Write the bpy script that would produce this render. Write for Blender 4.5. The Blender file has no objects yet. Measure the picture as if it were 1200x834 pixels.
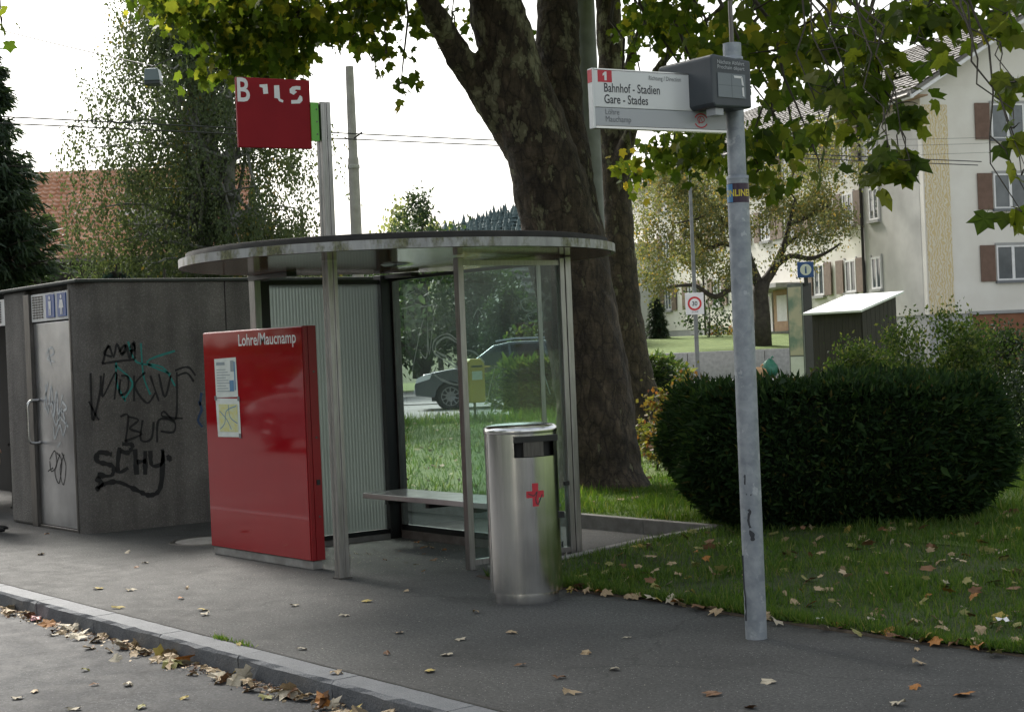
import bpy, math, random
import numpy as np
from mathutils import Matrix, Vector, Euler
R = math.radians
sc = bpy.context.scene
col = sc.collection
# ------------------------------------------------------------------ camera
# street frame: x runs along the kerb, y points away from the road, z up; pavement top is z = 0
F, H, ROLL, V0 = 1900.0, 1.6, R(2.4), -7.0
CA, SA = 0.6015, 0.7989
cd = bpy.data.cameras.new('camera'); cam = bpy.data.objects.new('camera', cd); col.objects.link(cam)
cd.sensor_width = 36; cd.lens = 36*F/1200; cd.clip_end = 3000; cd.clip_start = .1
cam.matrix_world = Matrix.Translation((0, 0, H)) @ Euler((R(90)+math.atan(V0/F), 0, math.atan2(SA, CA))).to_matrix().to_4x4() @ Matrix.Rotation(-ROLL, 4, 'Z')
sc.camera = cam
# ------------------------------------------------------------------ sky, sun, exposure
SUN_EL, SUN_AZ = R(42), math.atan2(SA, CA) + R(118)      # direction towards the sun in the street frame (counter-clockwise from +x)
w = bpy.data.worlds.new('World'); sc.world = w; w.use_nodes = True
nt = w.node_tree; bgn = nt.nodes['Background']
sky = nt.nodes.new('ShaderNodeTexSky'); sky.sky_type = 'NISHITA'; sky.sun_disc = False
sky.sun_elevation = SUN_EL; sky.sun_rotation = math.pi/2 - SUN_AZ
sky.air_density = 1.6; sky.dust_density = 5.0; sky.ozone_density = 1.0; sky.altitude = 400
hs = nt.nodes.new('ShaderNodeHueSaturation'); hs.inputs['Saturation'].default_value = .30
nt.links.new(sky.outputs[0], hs.inputs['Color']); nt.links.new(hs.outputs[0], bgn.inputs[0])
bgn.inputs[1].default_value = .13
sl = bpy.data.lights.new('sun', 'SUN'); sl.energy = 3.2; sl.angle = R(16); sl.color = (1, .95, .87)
so = bpy.data.objects.new('sun', sl); col.objects.link(so)
sdir = Vector((math.cos(SUN_EL)*math.cos(SUN_AZ), math.cos(SUN_EL)*math.sin(SUN_AZ), math.sin(SUN_EL)))
so.rotation_euler = sdir.to_track_quat('Z', 'Y').to_euler(); so.location = (0, 0, 30)
vs = sc.view_settings
vs.view_transform = 'Standard'; vs.look = 'None'; vs.gamma = 1; vs.use_curve_mapping = False; vs.exposure = 0.92
sc.render.engine = 'CYCLES'
cy = sc.cycles
cy.use_denoising = True; cy.max_bounces = 8; cy.diffuse_bounces = 3; cy.glossy_bounces = 3; cy.transmission_bounces = 6
cy.transparent_max_bounces = 24; cy.caustics_reflective = False; cy.caustics_refractive = False; cy.sample_clamp_indirect = 6

rng = np.random.RandomState(7); rnd = random.Random(11)
# ------------------------------------------------------------------ helpers
def uv(x, y):
    dx, dy = x-600, y-417
    return dx*math.cos(ROLL)-dy*math.sin(ROLL), dx*math.sin(ROLL)+dy*math.cos(ROLL)-V0
def cw(X, D, z=0.0):                       # metres right of / ahead of the camera -> street frame
    return (X*CA-D*SA, X*SA+D*CA, z)
def at(x, y, D):                           # direction of a sight line at distance D
    u, v = uv(x, y); return cw(u*D/F, D, H-v*D/F)
def gx(x, y, z=0.0):                       # where a sight line meets the level z
    u, v = uv(x, y); return at(x, y, F*(H-z)/v)
CAMZ = math.atan2(SA, CA)                  # heading of "to the right of the camera"
ALPHA = CAMZ

class MB:
    def __init__(s): s.v = []; s.f = []
    def add(s, vs, fs):
        o = len(s.v); s.v += [tuple(p) for p in vs]; s.f += [tuple(i+o for i in q) for q in fs]; return s
    def box(s, x0, x1, y0, y1, z0, z1, M=None):
        vs = [Vector((x, y, z)) for z in (z0, z1) for y in (y0, y1) for x in (x0, x1)]
        if M is not None: vs = [M @ p for p in vs]
        return s.add(vs, [(0, 2, 3, 1), (4, 5, 7, 6), (0, 1, 5, 4), (2, 6, 7, 3), (0, 4, 6, 2), (1, 3, 7, 5)])
    def prism(s, poly, h0, h1, ax='z', M=None):
        # poly: 2-D outline; ax is the extrusion axis ('z': xy, 'y': xz, 'x': yz)
        def P(a, b, h): return {'z': (a, b, h), 'y': (a, h, b), 'x': (h, a, b)}[ax]
        n = len(poly); vs = [Vector(P(a, b, h)) for h in (h0, h1) for a, b in poly]
        if M is not None: vs = [M @ p for p in vs]
        fs = [tuple(range(n))[::-1], tuple(range(n, 2*n))] + [(i, (i+1) % n, n+(i+1) % n, n+i) for i in range(n)]
        return s.add(vs, fs)
    def tube(s, path, rad, n=10, cap=True):
        path = [Vector(p) for p in path]
        if not hasattr(rad, '__len__'): rad = [rad]*len(path)
        t0 = (path[1]-path[0]).normalized()
        up = Vector((0, 0, 1)) if abs(t0.z) < .9 else Vector((1, 0, 0))
        nx = t0.cross(up).normalized(); o = len(s.v)
        for i, p in enumerate(path):
            t = (path[min(i+1, len(path)-1)]-path[max(i-1, 0)]).normalized()
            nx = (nx-t*nx.dot(t)).normalized(); ny = t.cross(nx)
            for k in range(n):
                a = 2*math.pi*k/n; s.v.append(tuple(p+(nx*math.cos(a)+ny*math.sin(a))*rad[i]))
        for i in range(len(path)-1):
            for k in range(n):
                a, b = o+i*n+k, o+i*n+(k+1) % n; s.f.append((a, b, b+n, a+n))
        if cap:
            s.f.append(tuple(o+k for k in range(n))[::-1]); s.f.append(tuple(o+(len(path)-1)*n+k for k in range(n)))
        return s
    def lathe(s, prof, c=(0, 0), n=24, a0=0.0, a1=None):
        full = a1 is None; a1 = a0+2*math.pi if full else a1; o = len(s.v); m = n if full else n+1
        for r, z in prof:
            for k in range(m):
                a = a0+(a1-a0)*k/n; s.v.append((c[0]+r*math.cos(a), c[1]+r*math.sin(a), z))
        for i in range(len(prof)-1):
            for k in range(n):
                a, b = o+i*m+k, o+i*m+(k+1) % m; s.f.append((a, b, b+m, a+m))
        return s
    def ribbon(s, pts, wd, nrm, jit=0):
        # flat paint stroke along pts lying in the plane with normal nrm
        nrm = Vector(nrm); pts = [Vector(p) for p in pts]; o = len(s.v)
        for i, p in enumerate(pts):
            t = (pts[min(i+1, len(pts)-1)]-pts[max(i-1, 0)]); sd = t.cross(nrm)
            sd = sd.normalized() if sd.length > 1e-9 else Vector((0, 0, 1))
            ww = wd*(1+jit*(rnd.random()-.5))/2
            s.v += [tuple(p+sd*ww), tuple(p-sd*ww)]
        s.f += [(o+2*i, o+2*i+1, o+2*i+3, o+2*i+2) for i in range(len(pts)-1)]
        return s
    def xf(s, M):
        s.v = [tuple(M @ Vector(p)) for p in s.v]; return s
    def build(s, name, mat, parent=None, smooth=False, bevel=0, world=False, auto=None):
        vs = s.v
        if world and parent is not None:
            Mi = wm(parent).inverted(); vs = [tuple(Mi @ Vector(p)) for p in vs]
        me = bpy.data.meshes.new(name); me.from_pydata(vs, [], s.f); me.update()
        if smooth: me.polygons.foreach_set('use_smooth', [True]*len(me.polygons))
        me.materials.append(M_[mat] if isinstance(mat, str) else mat)
        o = bpy.data.objects.new(name, me); col.objects.link(o)
        if parent is not None: o.parent = parent
        if bevel:
            b = o.modifiers.new('bevel', 'BEVEL'); b.width = bevel; b.segments = 2; b.limit_method = 'ANGLE'; b.angle_limit = R(40)
        if smooth and auto:
            me.set_sharp_from_angle(angle=R(auto))
        return o
def wm(o):
    m = o.matrix_basis.copy()
    return wm(o.parent) @ m if o.parent else m
def tag(o, label=None, cat=None, group=None, kind=None):
    if label: o['label'] = label
    if cat: o['category'] = cat
    if group: o['group'] = group
    if kind: o['kind'] = kind
    return o
def thing(name, label, cat, loc=(0, 0, 0), rz=0.0, group=None):
    o = bpy.data.objects.new(name, None); col.objects.link(o); o.location = loc; o.rotation_euler = (0, 0, rz)
    o.empty_display_size = .2
    return tag(o, label, cat, group)
def copy_tree(o, parent=None):
    c = o.copy(); col.objects.link(c); c.parent = parent
    for ch in o.children: copy_tree(ch, c)
    return c
def text_mb(txt, size, sx=1.0, bold=0.0, align='LEFT'):
    cu = bpy.data.curves.new('t', 'FONT'); cu.body = txt; cu.size = size; cu.offset = bold*size; cu.align_x = align; cu.resolution_u = 3
    ob = bpy.data.objects.new('t', cu); col.objects.link(ob)
    me = bpy.data.meshes.new_from_object(ob)
    m = MB(); m.add([(v.co.x*sx, v.co.y, 0) for v in me.vertices], [tuple(p.vertices) for p in me.polygons])
    bpy.data.objects.remove(ob); bpy.data.curves.remove(cu); bpy.data.meshes.remove(me)
    return m
def face_m(o, rz):        # text plane (x right, y up) -> upright plane at o whose "right" heads rz
    return Matrix.Translation(o) @ Matrix.Rotation(rz, 4, 'Z') @ Matrix.Rotation(R(90), 4, 'X')
def smoothpts(pts, k=4):
    out = []; n = len(pts)
    for i in range(n-1):
        p0, p1, p2, p3 = (Vector(pts[max(0, i-1)]), Vector(pts[i]), Vector(pts[i+1]), Vector(pts[min(n-1, i+2)]))
        for j in range(k):
            t = j/k
            out.append(.5*((2*p1)+(p2-p0)*t+(2*p0-5*p1+4*p2-p3)*t*t+(3*p1-p0-3*p2+p3)*t**3))
    out.append(Vector(pts[-1])); return out

# ------------------------------------------------------------------ materials
M_ = {}
class NT:
    def __init__(s, name):
        m = bpy.data.materials.new(name); m.use_nodes = True; M_[name] = m; s.m = m; s.t = m.node_tree; s.b = s.t.nodes['Principled BSDF']; s.o = s.t.nodes['Material Output']
    def n(s, typ, **kw):
        nd = s.t.nodes.new('ShaderNode'+typ)
        for k, v in kw.items():
            if k in nd.inputs.keys(): nd.inputs[k].default_value = v
            else: setattr(nd, k, v)
        return nd
    def l(s, a, b): s.t.links.new(a, b)
    def co(s, kind='Object', scale=None):
        c = s.n('TexCoord'); out = c.outputs[kind]
        if scale:
            mp = s.n('Mapping'); mp.inputs['Scale'].default_value = scale; s.l(out, mp.inputs[0]); out = mp.outputs[0]
        return out
    def noise(s, co, scale, detail=5, rough=.55):
        x = s.n('TexNoise', Scale=scale, Detail=detail, Roughness=rough); s.l(co, x.inputs['Vector']); return x.outputs['Fac']
    def ramp(s, fac, stops):
        r = s.n('ValToRGB'); e = r.color_ramp.elements
        while len(e) < len(stops): e.new(.5)
        for el, (p, c) in zip(e, stops):
            el.position = p; el.color = (*c, 1) if hasattr(c, '__len__') else (c, c, c, 1)
        s.l(fac, r.inputs[0]); return r.outputs[0]
    def mix(s, fac, a, b, mode='MIX'):
        x = s.n('MixRGB', blend_type=mode)
        for i, q in ((0, fac), (1, a), (2, b)):
            if hasattr(q, 'is_linked'): s.l(q, x.inputs[i])
            elif i == 0: x.inputs[0].default_value = q
            else: x.inputs[i].default_value = (*q, 1)
        return x.outputs[0]
    def bump(s, h, strength=.3, dist=.01, nrm=None):
        b = s.n('Bump', Strength=strength, Distance=dist); s.l(h, b.inputs['Height'])
        if nrm: s.l(nrm, b.inputs['Normal'])
        s.l(b.outputs[0], s.b.inputs['Normal']); return b.outputs[0]
    def set(s, **kw):
        for k, v in kw.items():
            k = k.replace('_', ' ')
            if hasattr(v, 'is_linked'): s.l(v, s.b.inputs[k])
            else: s.b.inputs[k].default_value = (*v, 1) if hasattr(v, '__len__') and len(v) == 3 else v
        return s
def mat(name, c, c2=None, scale=6.0, rough=.6, metal=0, bump=0, bscale=80.0, bdist=.004, rvar=0, detail=6, stretch=None, lo=.35, hi=.68, **kw):
    x = NT(name); co = x.co('Object', stretch)
    if c2: x.set(Base_Color=x.ramp(x.noise(co, scale, detail), [(lo, c), (hi, c2)]))
    else: x.set(Base_Color=c)
    if rvar:
        mr = x.n('MapRange'); mr.inputs['To Min'].default_value = rough-rvar; mr.inputs['To Max'].default_value = rough+rvar
        x.l(x.noise(co, scale*1.7, 5), mr.inputs[0]); x.set(Roughness=mr.outputs[0])
    else: x.set(Roughness=rough)
    x.set(Metallic=metal, **kw)
    if bump: x.bump(x.noise(co, bscale, 4), bump, bdist)
    return x
# asphalt: big soft patches, fine aggregate, pale grit
def asphalt(name, c, c2, fleck, flo):
    x = NT(name); co = x.co('Object')
    big = x.noise(co, .55, 5, .6); mid = x.noise(co, 6, 5, .65); fine = x.noise(co, 52, 6, .95)
    b = x.mix(x.ramp(big, [(.36, 0), (.66, 1)]), c, c2)
    b = x.mix(.5, b, x.ramp(mid, [(.3, .62), (.7, 1.28)]), 'MULTIPLY')
    b = x.mix(.9, b, x.ramp(fine, [(.34, .15), (.50, .9), (.64, 2.3)]), 'MULTIPLY')
    vo = x.n('TexVoronoi', Scale=62.0); x.l(co, vo.inputs['Vector'])
    sel = x.ramp(vo.outputs['Distance'], [(.13, 1), (.2, 0)])
    hue = x.n('SeparateColor'); x.l(vo.outputs['Color'], hue.inputs[0])
    gate = x.ramp(hue.outputs[0], [(flo, 0), (flo+.02, 1)])
    b = x.mix(x.mix(1, sel, gate, 'MULTIPLY'), b, fleck)
    gum = x.n('TexVoronoi', Scale=5.0); x.l(co, gum.inputs['Vector']); gh = x.n('SeparateColor'); x.l(gum.outputs['Color'], gh.inputs[0])
    b = x.mix(x.mix(1, x.ramp(gum.outputs['Distance'], [(.055, .5), (.085, 0)]), x.ramp(gh.outputs[1], [(.6, 0), (.62, 1)]), 'MULTIPLY'), b, (.13, .13, .125))
    stn = x.ramp(x.noise(co, 1.7, 7, .7), [(.56, 0), (.70, .55)]); b = x.mix(stn, b, tuple(.5*q for q in c))
    # old cracks and seams
    cr = x.n('TexVoronoi', Scale=.42, feature='DISTANCE_TO_EDGE'); wob = x.n('TexNoise', Scale=2.5, Detail=6.0); x.l(co, wob.inputs['Vector'])
    ad = x.n('VectorMath', operation='ADD'); sb = x.n('VectorMath', operation='SCALE'); sb.inputs['Scale'].default_value = .5
    x.l(wob.outputs['Color'], sb.inputs[0]); x.l(co, ad.inputs[0]); x.l(sb.outputs[0], ad.inputs[1]); x.l(ad.outputs[0], cr.inputs['Vector'])
    b = x.mix(x.ramp(cr.outputs['Distance'], [(.0015, .55), (.005, 0)]), b, (.02, .02, .02))
    x.set(Base_Color=b, Roughness=x.ramp(mid, [(.3, .72), (.7, .92)]), Specular_IOR_Level=.35)
    x.bump(x.mix(.3, fine, mid), .55, .006)
asphalt('asphalt_pavement', (.038, .039, .0385), (.082, .083, .081), (.34, .335, .32), .74)
asphalt('asphalt_road', (.044, .045, .047), (.064, .066, .068), (.30, .30, .30), .78)
x = mat('granite', (.21, .225, .245), (.33, .345, .36), 5, .75, bump=.6, bscale=60, bdist=.008)
x.set(Base_Color=x.mix(.8, x.ramp(x.noise(x.co(), 5), [(.3, (.105, .115, .128)), (.7, (.165, .176, .19))]), x.ramp(x.noise(x.co(), 160, 3), [(.3, .45), (.7, 1.35)]), 'MULTIPLY'))
mat('concrete_light', (.22, .21, .195), (.33, .32, .30), 9, .85, bump=.4, bscale=70)
mat('concrete_pale', (.38, .37, .35), (.52, .51, .48), 7, .85, bump=.3, bscale=70)
mat('concrete_mast', (.34, .32, .29), (.44, .42, .39), 5, .85, bump=.3, bscale=40)
# washed-out pebble concrete of the kiosk
x = NT('aggregate'); co = x.co()
vo = x.n('TexVoronoi', Scale=75.0); x.l(co, vo.inputs['Vector'])
hue = x.n('SeparateColor'); x.l(vo.outputs['Color'], hue.inputs[0])
peb = x.ramp(hue.outputs[0], [(0, (.12, .115, .105)), (.55, (.225, .213, .195)), (.88, (.215, .205, .19)), (1, (.25, .24, .225))])
b = x.mix(x.ramp(vo.outputs['Distance'], [(.25, 1), (.55, 0)]), (.15, .142, .13), peb)
b = x.mix(.75, b, x.ramp(x.noise(co, 1.3, 6, .65), [(.3, .55), (.7, 1.3)]), 'MULTIPLY')
st = x.co('Object', (2.2, 2.2, .25)); b = x.mix(.6, b, x.ramp(x.noise(st, 2.0, 5), [(.35, .55), (.6, 1.15)]), 'MULTIPLY')
x.set(Base_Color=b, Roughness=.85); x.bump(vo.outputs['Distance'], .7, -.008)
# metals
x = NT('steel_brushed'); co = x.co('Object', (90, 90, 1.2)); nz = x.noise(co, 3, 4)
sm = x.noise(x.co('Object'), 5, 5)
x.set(Base_Color=x.ramp(nz, [(.3, (.58, .58, .575)), (.7, (.78, .78, .775))]), Metallic=1.0, Roughness=x.ramp(sm, [(.3, .15), (.7, .24)])); x.bump(nz, .06, .002)
mat('steel_post', (.30, .295, .285), (.42, .41, .40), 9, .38, 1.0, bump=.06, bscale=30, stretch=(6, 6, .6), rvar=.08)
mat('steel_dark', (.10, .095, .09), (.17, .16, .15), 9, .45, .9, stretch=(6, 6, .6))
mat('steel_sheet', (.42, .43, .45), (.58, .59, .61), 3, .36, .95, rvar=.1, bump=.05, bscale=20)
mat('handle_steel', (.55, .55, .54), None, rough=.25, metal=1.0)
x = NT('galvanized'); co = x.co()
vo = x.n('TexVoronoi', Scale=26.0); x.l(co, vo.inputs['Vector']); hue = x.n('SeparateColor'); x.l(vo.outputs['Color'], hue.inputs[0])
b = x.mix(.55, x.ramp(hue.outputs[0], [(0, (.24, .27, .30)), (1, (.37, .40, .43))]), x.ramp(x.noise(co, 14, 6), [(.35, (.22, .25, .28)), (.65, (.42, .45, .48))]))
pat = x.ramp(x.noise(co, 11, 4, .6), [(.62, 0), (.66, .7)])
b = x.mix(pat, b, (.52, .55, .57))
x.set(Base_Color=b, Metallic=.35, Roughness=.55); x.bump(x.noise(co, 40), .1, .003)
mat('mast_grey', (.15, .16, .155), (.22, .23, .225), 4, .6, .2)
x = NT('fascia'); co = x.co()
mo = x.ramp(x.noise(x.co('Object', (1, 1, .5)), 7, 7, .7), [(.47, 0), (.60, .9)])
side = x.n('SeparateXYZ'); x.l(co, side.inputs[0])
gate = x.n('MapRange'); gate.inputs['From Min'].default_value = -1.05; gate.inputs['From Max'].default_value = -.1; x.l(side.outputs[0], gate.inputs[0])
mo = x.mix(1, mo, gate.outputs[0], 'MULTIPLY')
b = x.mix(mo, x.ramp(x.noise(x.co('Object', (3, 3, .4)), 5, 6), [(.35, (.28, .285, .285)), (.65, (.46, .47, .465))]), x.ramp(x.noise(co, 40), [(.4, (.07, .075, .025)), (.6, (.17, .175, .07))]))
x.set(Base_Color=b, Metallic=.25, Roughness=.5)
x = NT('ceiling_board'); co = x.co()
b = x.ramp(x.noise(x.co('Object', (.6, 5, 1)), 3, 6), [(.3, (.17, .095, .045)), (.7, (.30, .19, .10))])
x.set(Base_Color=b, Roughness=.12, Specular_IOR_Level=.6)
mat('roof_felt', (.018, .018, .017), (.035, .034, .03), 8, .9, bump=.4)
mat('black_frame', (.012, .013, .014), (.02, .02, .021), 5, .4)
mat('black_rubber', (.015, .015, .015), None, rough=.75)
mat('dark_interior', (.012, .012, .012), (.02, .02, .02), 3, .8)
mat('red_enamel', (.31, .004, .010), (.35, .006, .012), 2, .05, Coat_Weight=.2, Coat_Roughness=.03)
mat('red_sheet', (.26, .006, .010), (.31, .009, .013), 4, .38)
mat('red_sign', (.23, .004, .011), (.28, .007, .014), 2, .6, Specular_IOR_Level=.25)
mat('red_print', (.55, .03, .05), None, rough=.45)
mat('lime_panel', (.14, .46, .06), (.17, .52, .08), 3, .45)
mat('white_vinyl', (.74, .74, .74), (.82, .82, .82), 20, .5)
mat('white_paint', (.70, .70, .69), (.80, .80, .79), 6, .5)
mat('paper', (.62, .68, .64), (.74, .79, .75), 12, .75)
mat('print_grey', (.28, .34, .36), None, rough=.8)
mat('print_yellow', (.62, .60, .22), (.60, .66, .45), 30, .8)
mat('print_blue', (.10, .25, .42), None, rough=.7)
mat('sign_white', (.70, .72, .71), (.76, .78, .77), 4, .3, Coat_Weight=.3)
mat('sign_grey', (.40, .42, .44), None, rough=.3, Coat_Weight=.3)
mat('ink', (.035, .038, .045), None, rough=.5)
mat('ink_soft', (.16, .17, .18), None, rough=.5)
mat('anthracite', (.045, .055, .065), (.06, .07, .08), 6, .42)
mat('lcd', (.155, .185, .20), (.175, .205, .22), 4, .15)
mat('lcd_seam', (.11, .13, .14), None, rough=.2)
mat('spray_black', (.006, .006, .007), (.014, .014, .014), 14, .6)
mat('spray_teal', (.02, .26, .23), (.03, .20, .18), 14, .6)
mat('spray_white', (.50, .54, .56), (.66, .69, .70), 14, .6)
mat('spray_blue', (.03, .07, .16), None, rough=.6)
mat('sticker_purple', (.035, .012, .035), None, rough=.35)
mat('sticker_yellow', (.75, .60, .05), None, rough=.4)
mat('sticker_blue', (.08, .24, .45), None, rough=.4)
mat('blue_picto', (.02, .08, .30), None, rough=.3)
mat('bench_board', (.62, .61, .59), (.74, .73, .71), 6, .16, rvar=.06, Specular_IOR_Level=.9)
mat('yellow_box', (.50, .36, .05), (.56, .42, .08), 4, .4)
mat('roof_trim', (.035, .042, .038), (.055, .062, .055), 6, .7)
mat('soil', (.045, .035, .025), (.08, .06, .04), 6, .95, bump=.6, bscale=30, bdist=.02)
# glass: clear thin panes with a green tint, dust and sky reflections
def glass(name, tint, dust, dcol=(.55, .62, .60), rough=0.0, frn=1.5):
    x = NT(name); co = x.co(); t = x.t
    tr = x.n('BsdfTransparent'); tr.inputs[0].default_value = (*tint, 1)
    gl = x.n('BsdfGlossy'); gl.inputs[0].default_value = (.9, .95, .95, 1); gl.inputs['Roughness'].default_value = rough
    fr = x.n('Fresnel', IOR=frn); ge = x.n('NewGeometry'); mr = x.n('MapRange'); mr.inputs['To Min'].default_value = frn; mr.inputs['To Max'].default_value = 1/frn; x.l(ge.outputs['Backfacing'], mr.inputs[0]); x.l(mr.outputs[0], fr.inputs['IOR']); m1 = x.n('MixShader'); x.l(fr.outputs[0], m1.inputs[0]); x.l(tr.outputs[0], m1.inputs[1]); x.l(gl.outputs[0], m1.inputs[2])
    df = x.n('BsdfDiffuse'); df.inputs[0].default_value = (*dcol, 1)
    tl = x.n('BsdfTranslucent'); tl.inputs[0].default_value = (*dcol, 1)
    md = x.n('MixShader'); md.inputs[0].default_value = .6; x.l(df.outputs[0], md.inputs[1]); x.l(tl.outputs[0], md.inputs[2])
    m2 = x.n('MixShader'); d = x.ramp(x.noise(co, 2.6, 7, .68), [(.3, dust*.5), (.75, dust*1.6)])
    x.l(d, m2.inputs[0]); x.l(m1.outputs[0], m2.inputs[1]); x.l(md.outputs[0], m2.inputs[2]); x.l(m2.outputs[0], x.o.inputs[0])
glass('glass_clear', (.86, .93, .915), .045)
glass('glass_side', (.84, .91, .895), .05)
glass('glass_scratch', (.9, .95, .94), .6, (.8, .85, .84))
glass('car_glass', (.10, .17, .17), .02, frn=1.55)
x = NT('glass_ribbed')
rf = x.n('BsdfRefraction', IOR=1.15, Roughness=.28); rf.inputs[0].default_value = (.72, .82, .80, 1)
tl = x.n('BsdfTranslucent'); tl.inputs[0].default_value = (.36, .45, .42, 1)
gl = x.n('BsdfGlossy'); gl.inputs['Roughness'].default_value = .15
wv = x.n('TexWave', Scale=.3142/.031, bands_direction='Y'); wv.wave_type = 'BANDS'; x.l(x.co(), wv.inputs['Vector'])
m1 = x.n('MixShader'); x.l(x.ramp(wv.outputs['Fac'], [(.1, .09), (.95, .19)]), m1.inputs[0]); x.l(rf.outputs[0], m1.inputs[1]); x.l(tl.outputs[0], m1.inputs[2])
fr = x.n('Fresnel', IOR=1.25); m2 = x.n('MixShader'); x.l(fr.outputs[0], m2.inputs[0]); x.l(m1.outputs[0], m2.inputs[1]); x.l(gl.outputs[0], m2.inputs[2]); x.l(m2.outputs[0], x.o.inputs[0])
# window glass of houses (opaque dark room behind)
mat('window_glass', (.05, .065, .075), (.12, .14, .155), 1.1, .06, Specular_IOR_Level=.9)
# foliage
def leafmat(name, stops, trans=.4, rough=.55, tcol=2.2, spec=.35):
    x = NT(name); a = x.n('Attribute', attribute_name='rnd')
    c = x.ramp(a.outputs['Fac'], stops); x.set(Base_Color=c, Roughness=rough, Specular_IOR_Level=spec)
    tl = x.n('BsdfTranslucent'); x.l(x.mix(1, c, (tcol, tcol*1.02, tcol*.55), 'MULTIPLY'), tl.inputs[0])
    m = x.n('MixShader'); m.inputs[0].default_value = trans
    x.l(x.b.outputs[0], m.inputs[1]); x.l(tl.outputs[0], m.inputs[2]); x.l(m.outputs[0], x.o.inputs[0])
leafmat('plane_leaf', [(0, (.034, .060, .010)), (.5, (.065, .092, .014)), (.84, (.115, .130, .020)), (.93, (.24, .20, .03)), (1, (.32, .23, .04))], .58, tcol=2.5, spec=.2)
leafmat('plane_leaf_gold', [(0, (.05, .085, .02)), (.45, (.12, .14, .025)), (.8, (.26, .22, .03)), (1, (.36, .25, .04))], .5)
leafmat('birch_leaf', [(0, (.055, .078, .042)), (.6, (.080, .106, .056)), (.92, (.105, .125, .058)), (.98, (.18, .16, .05)), (1, (.26, .19, .05))], .3, spec=.2, tcol=1.8)
leafmat('yellowing_leaf', [(0, (.075, .09, .045)), (.5, (.125, .14, .065)), (.82, (.18, .17, .075)), (.93, (.24, .18, .06)), (1, (.32, .21, .06))], .35)
leafmat('spruce_needle', [(0, (.018, .036, .020)), (.6, (.036, .064, .034)), (1, (.07, .10, .05))], .2, .6)
leafmat('blue_needle', [(0, (.03, .06, .055)), (1, (.07, .12, .11))], .1, .6)
leafmat('yew_needle', [(0, (.012, .028, .011)), (.6, (.022, .050, .016)), (.86, (.034, .066, .018)), (.96, (.05, .085, .022)), (1, (.09, .065, .02))], .15, .75, spec=.15)
leafmat('shrub_leaf', [(0, (.024, .045, .014)), (.5, (.045, .078, .022)), (.85, (.085, .115, .035)), (1, (.16, .17, .06))], .4, spec=.2)
leafmat('autumn_shrub_leaf', [(0, (.05, .065, .018)), (.4, (.11, .11, .03)), (.75, (.17, .13, .035)), (.9, (.18, .09, .03)), (1, (.17, .05, .025))], .45)
leafmat('tree_dark_leaf', [(0, (.018, .036, .018)), (.6, (.035, .062, .028)), (1, (.06, .09, .04))], .25)
leafmat('far_wood_leaf', [(0, (.035, .06, .05)), (.7, (.05, .08, .06)), (1, (.08, .10, .06))], .1)
leafmat('willow_leaf', [(0, (.12, .14, .07)), (1, (.22, .23, .12))], .4)
leafmat('grass_blade', [(0, (.035, .080, .012)), (.6, (.070, .130, .020)), (.92, (.11, .155, .03)), (1, (.18, .17, .07))], .4)
for nm, a, b in (('leaf_tan', (.34, .245, .14), (.48, .37, .23)), ('leaf_brown', (.13, .062, .027), (.23, .12, .055)), ('leaf_orange', (.32, .12, .025), (.42, .19, .04)), ('leaf_yellow', (.34, .26, .05), (.44, .34, .09)), ('leaf_pale', (.42, .36, .26), (.54, .49, .38)), ('leaf_olive', (.20, .20, .06), (.32, .29, .10))):
    mat(nm, a, b, 14, .7, bump=.4, bscale=60)
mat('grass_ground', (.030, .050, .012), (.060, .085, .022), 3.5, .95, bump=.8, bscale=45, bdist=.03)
mat('grass_lit', (.085, .135, .028), (.13, .18, .045), 2.0, .95, bump=.8, bscale=30, bdist=.03)  # lawn ground again, with sunlit brightness put into its colour
mat('bark_dark', (.035, .030, .024), (.075, .065, .05), 5, .9, bump=.8, bscale=18, bdist=.03)
mat('bark_birch', (.10, .10, .09), (.30, .30, .28), 4, .85)
mat('twig', (.04, .034, .026), (.07, .06, .045), 8, .85)
x = NT('bark_plane'); co = x.co()
pl = x.noise(x.co('Object', (1, 1, .55)), 5.5, 6, .6)
hz = x.n('SeparateXYZ'); x.l(co, hz.inputs[0])
hm = x.n('MapRange'); hm.inputs['From Min'].default_value = 1.8; hm.inputs['From Max'].default_value = 4.4; hm.inputs['To Min'].default_value = -.05; hm.inputs['To Max'].default_value = .075; x.l(hz.outputs[2], hm.inputs[0])
sm = x.n('Math', operation='ADD'); x.l(pl, sm.inputs[0]); x.l(hm.outputs[0], sm.inputs[1])
base = x.ramp(x.noise(x.co('Object', (1, 1, .4)), 9, 7, .65), [(.3, (.032, .024, .016)), (.55, (.068, .050, .034)), (.75, (.12, .092, .062))])
base = x.mix(.8, base, x.ramp(x.noise(x.co('Object', (1, 1, .3)), 22, 6, .75), [(.3, .4), (.5, 1), (.7, 1.6)]), 'MULTIPLY')
base = x.mix(.85, base, x.ramp(x.noise(x.co('Object', (1, 1, .6)), 6.5, 5, .6), [(.38, .55), (.42, .8), (.52, .95), (.56, 1.35)]), 'MULTIPLY')
b = x.mix(x.ramp(sm.outputs[0], [(.605, 0), (.62, 1)]), base, (.15, .14, .085))
b = x.mix(x.ramp(sm.outputs[0], [(.68, 0), (.69, 1)]), b, (.24, .23, .15))
x.set(Base_Color=b, Roughness=.85)
pv_ = x.n('TexVoronoi', Scale=8.0, feature='DISTANCE_TO_EDGE'); wn = x.n('TexNoise', Scale=9.0, Detail=6.0); cs = x.co('Object', (1, 1, .45)); x.l(cs, wn.inputs['Vector'])
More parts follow.
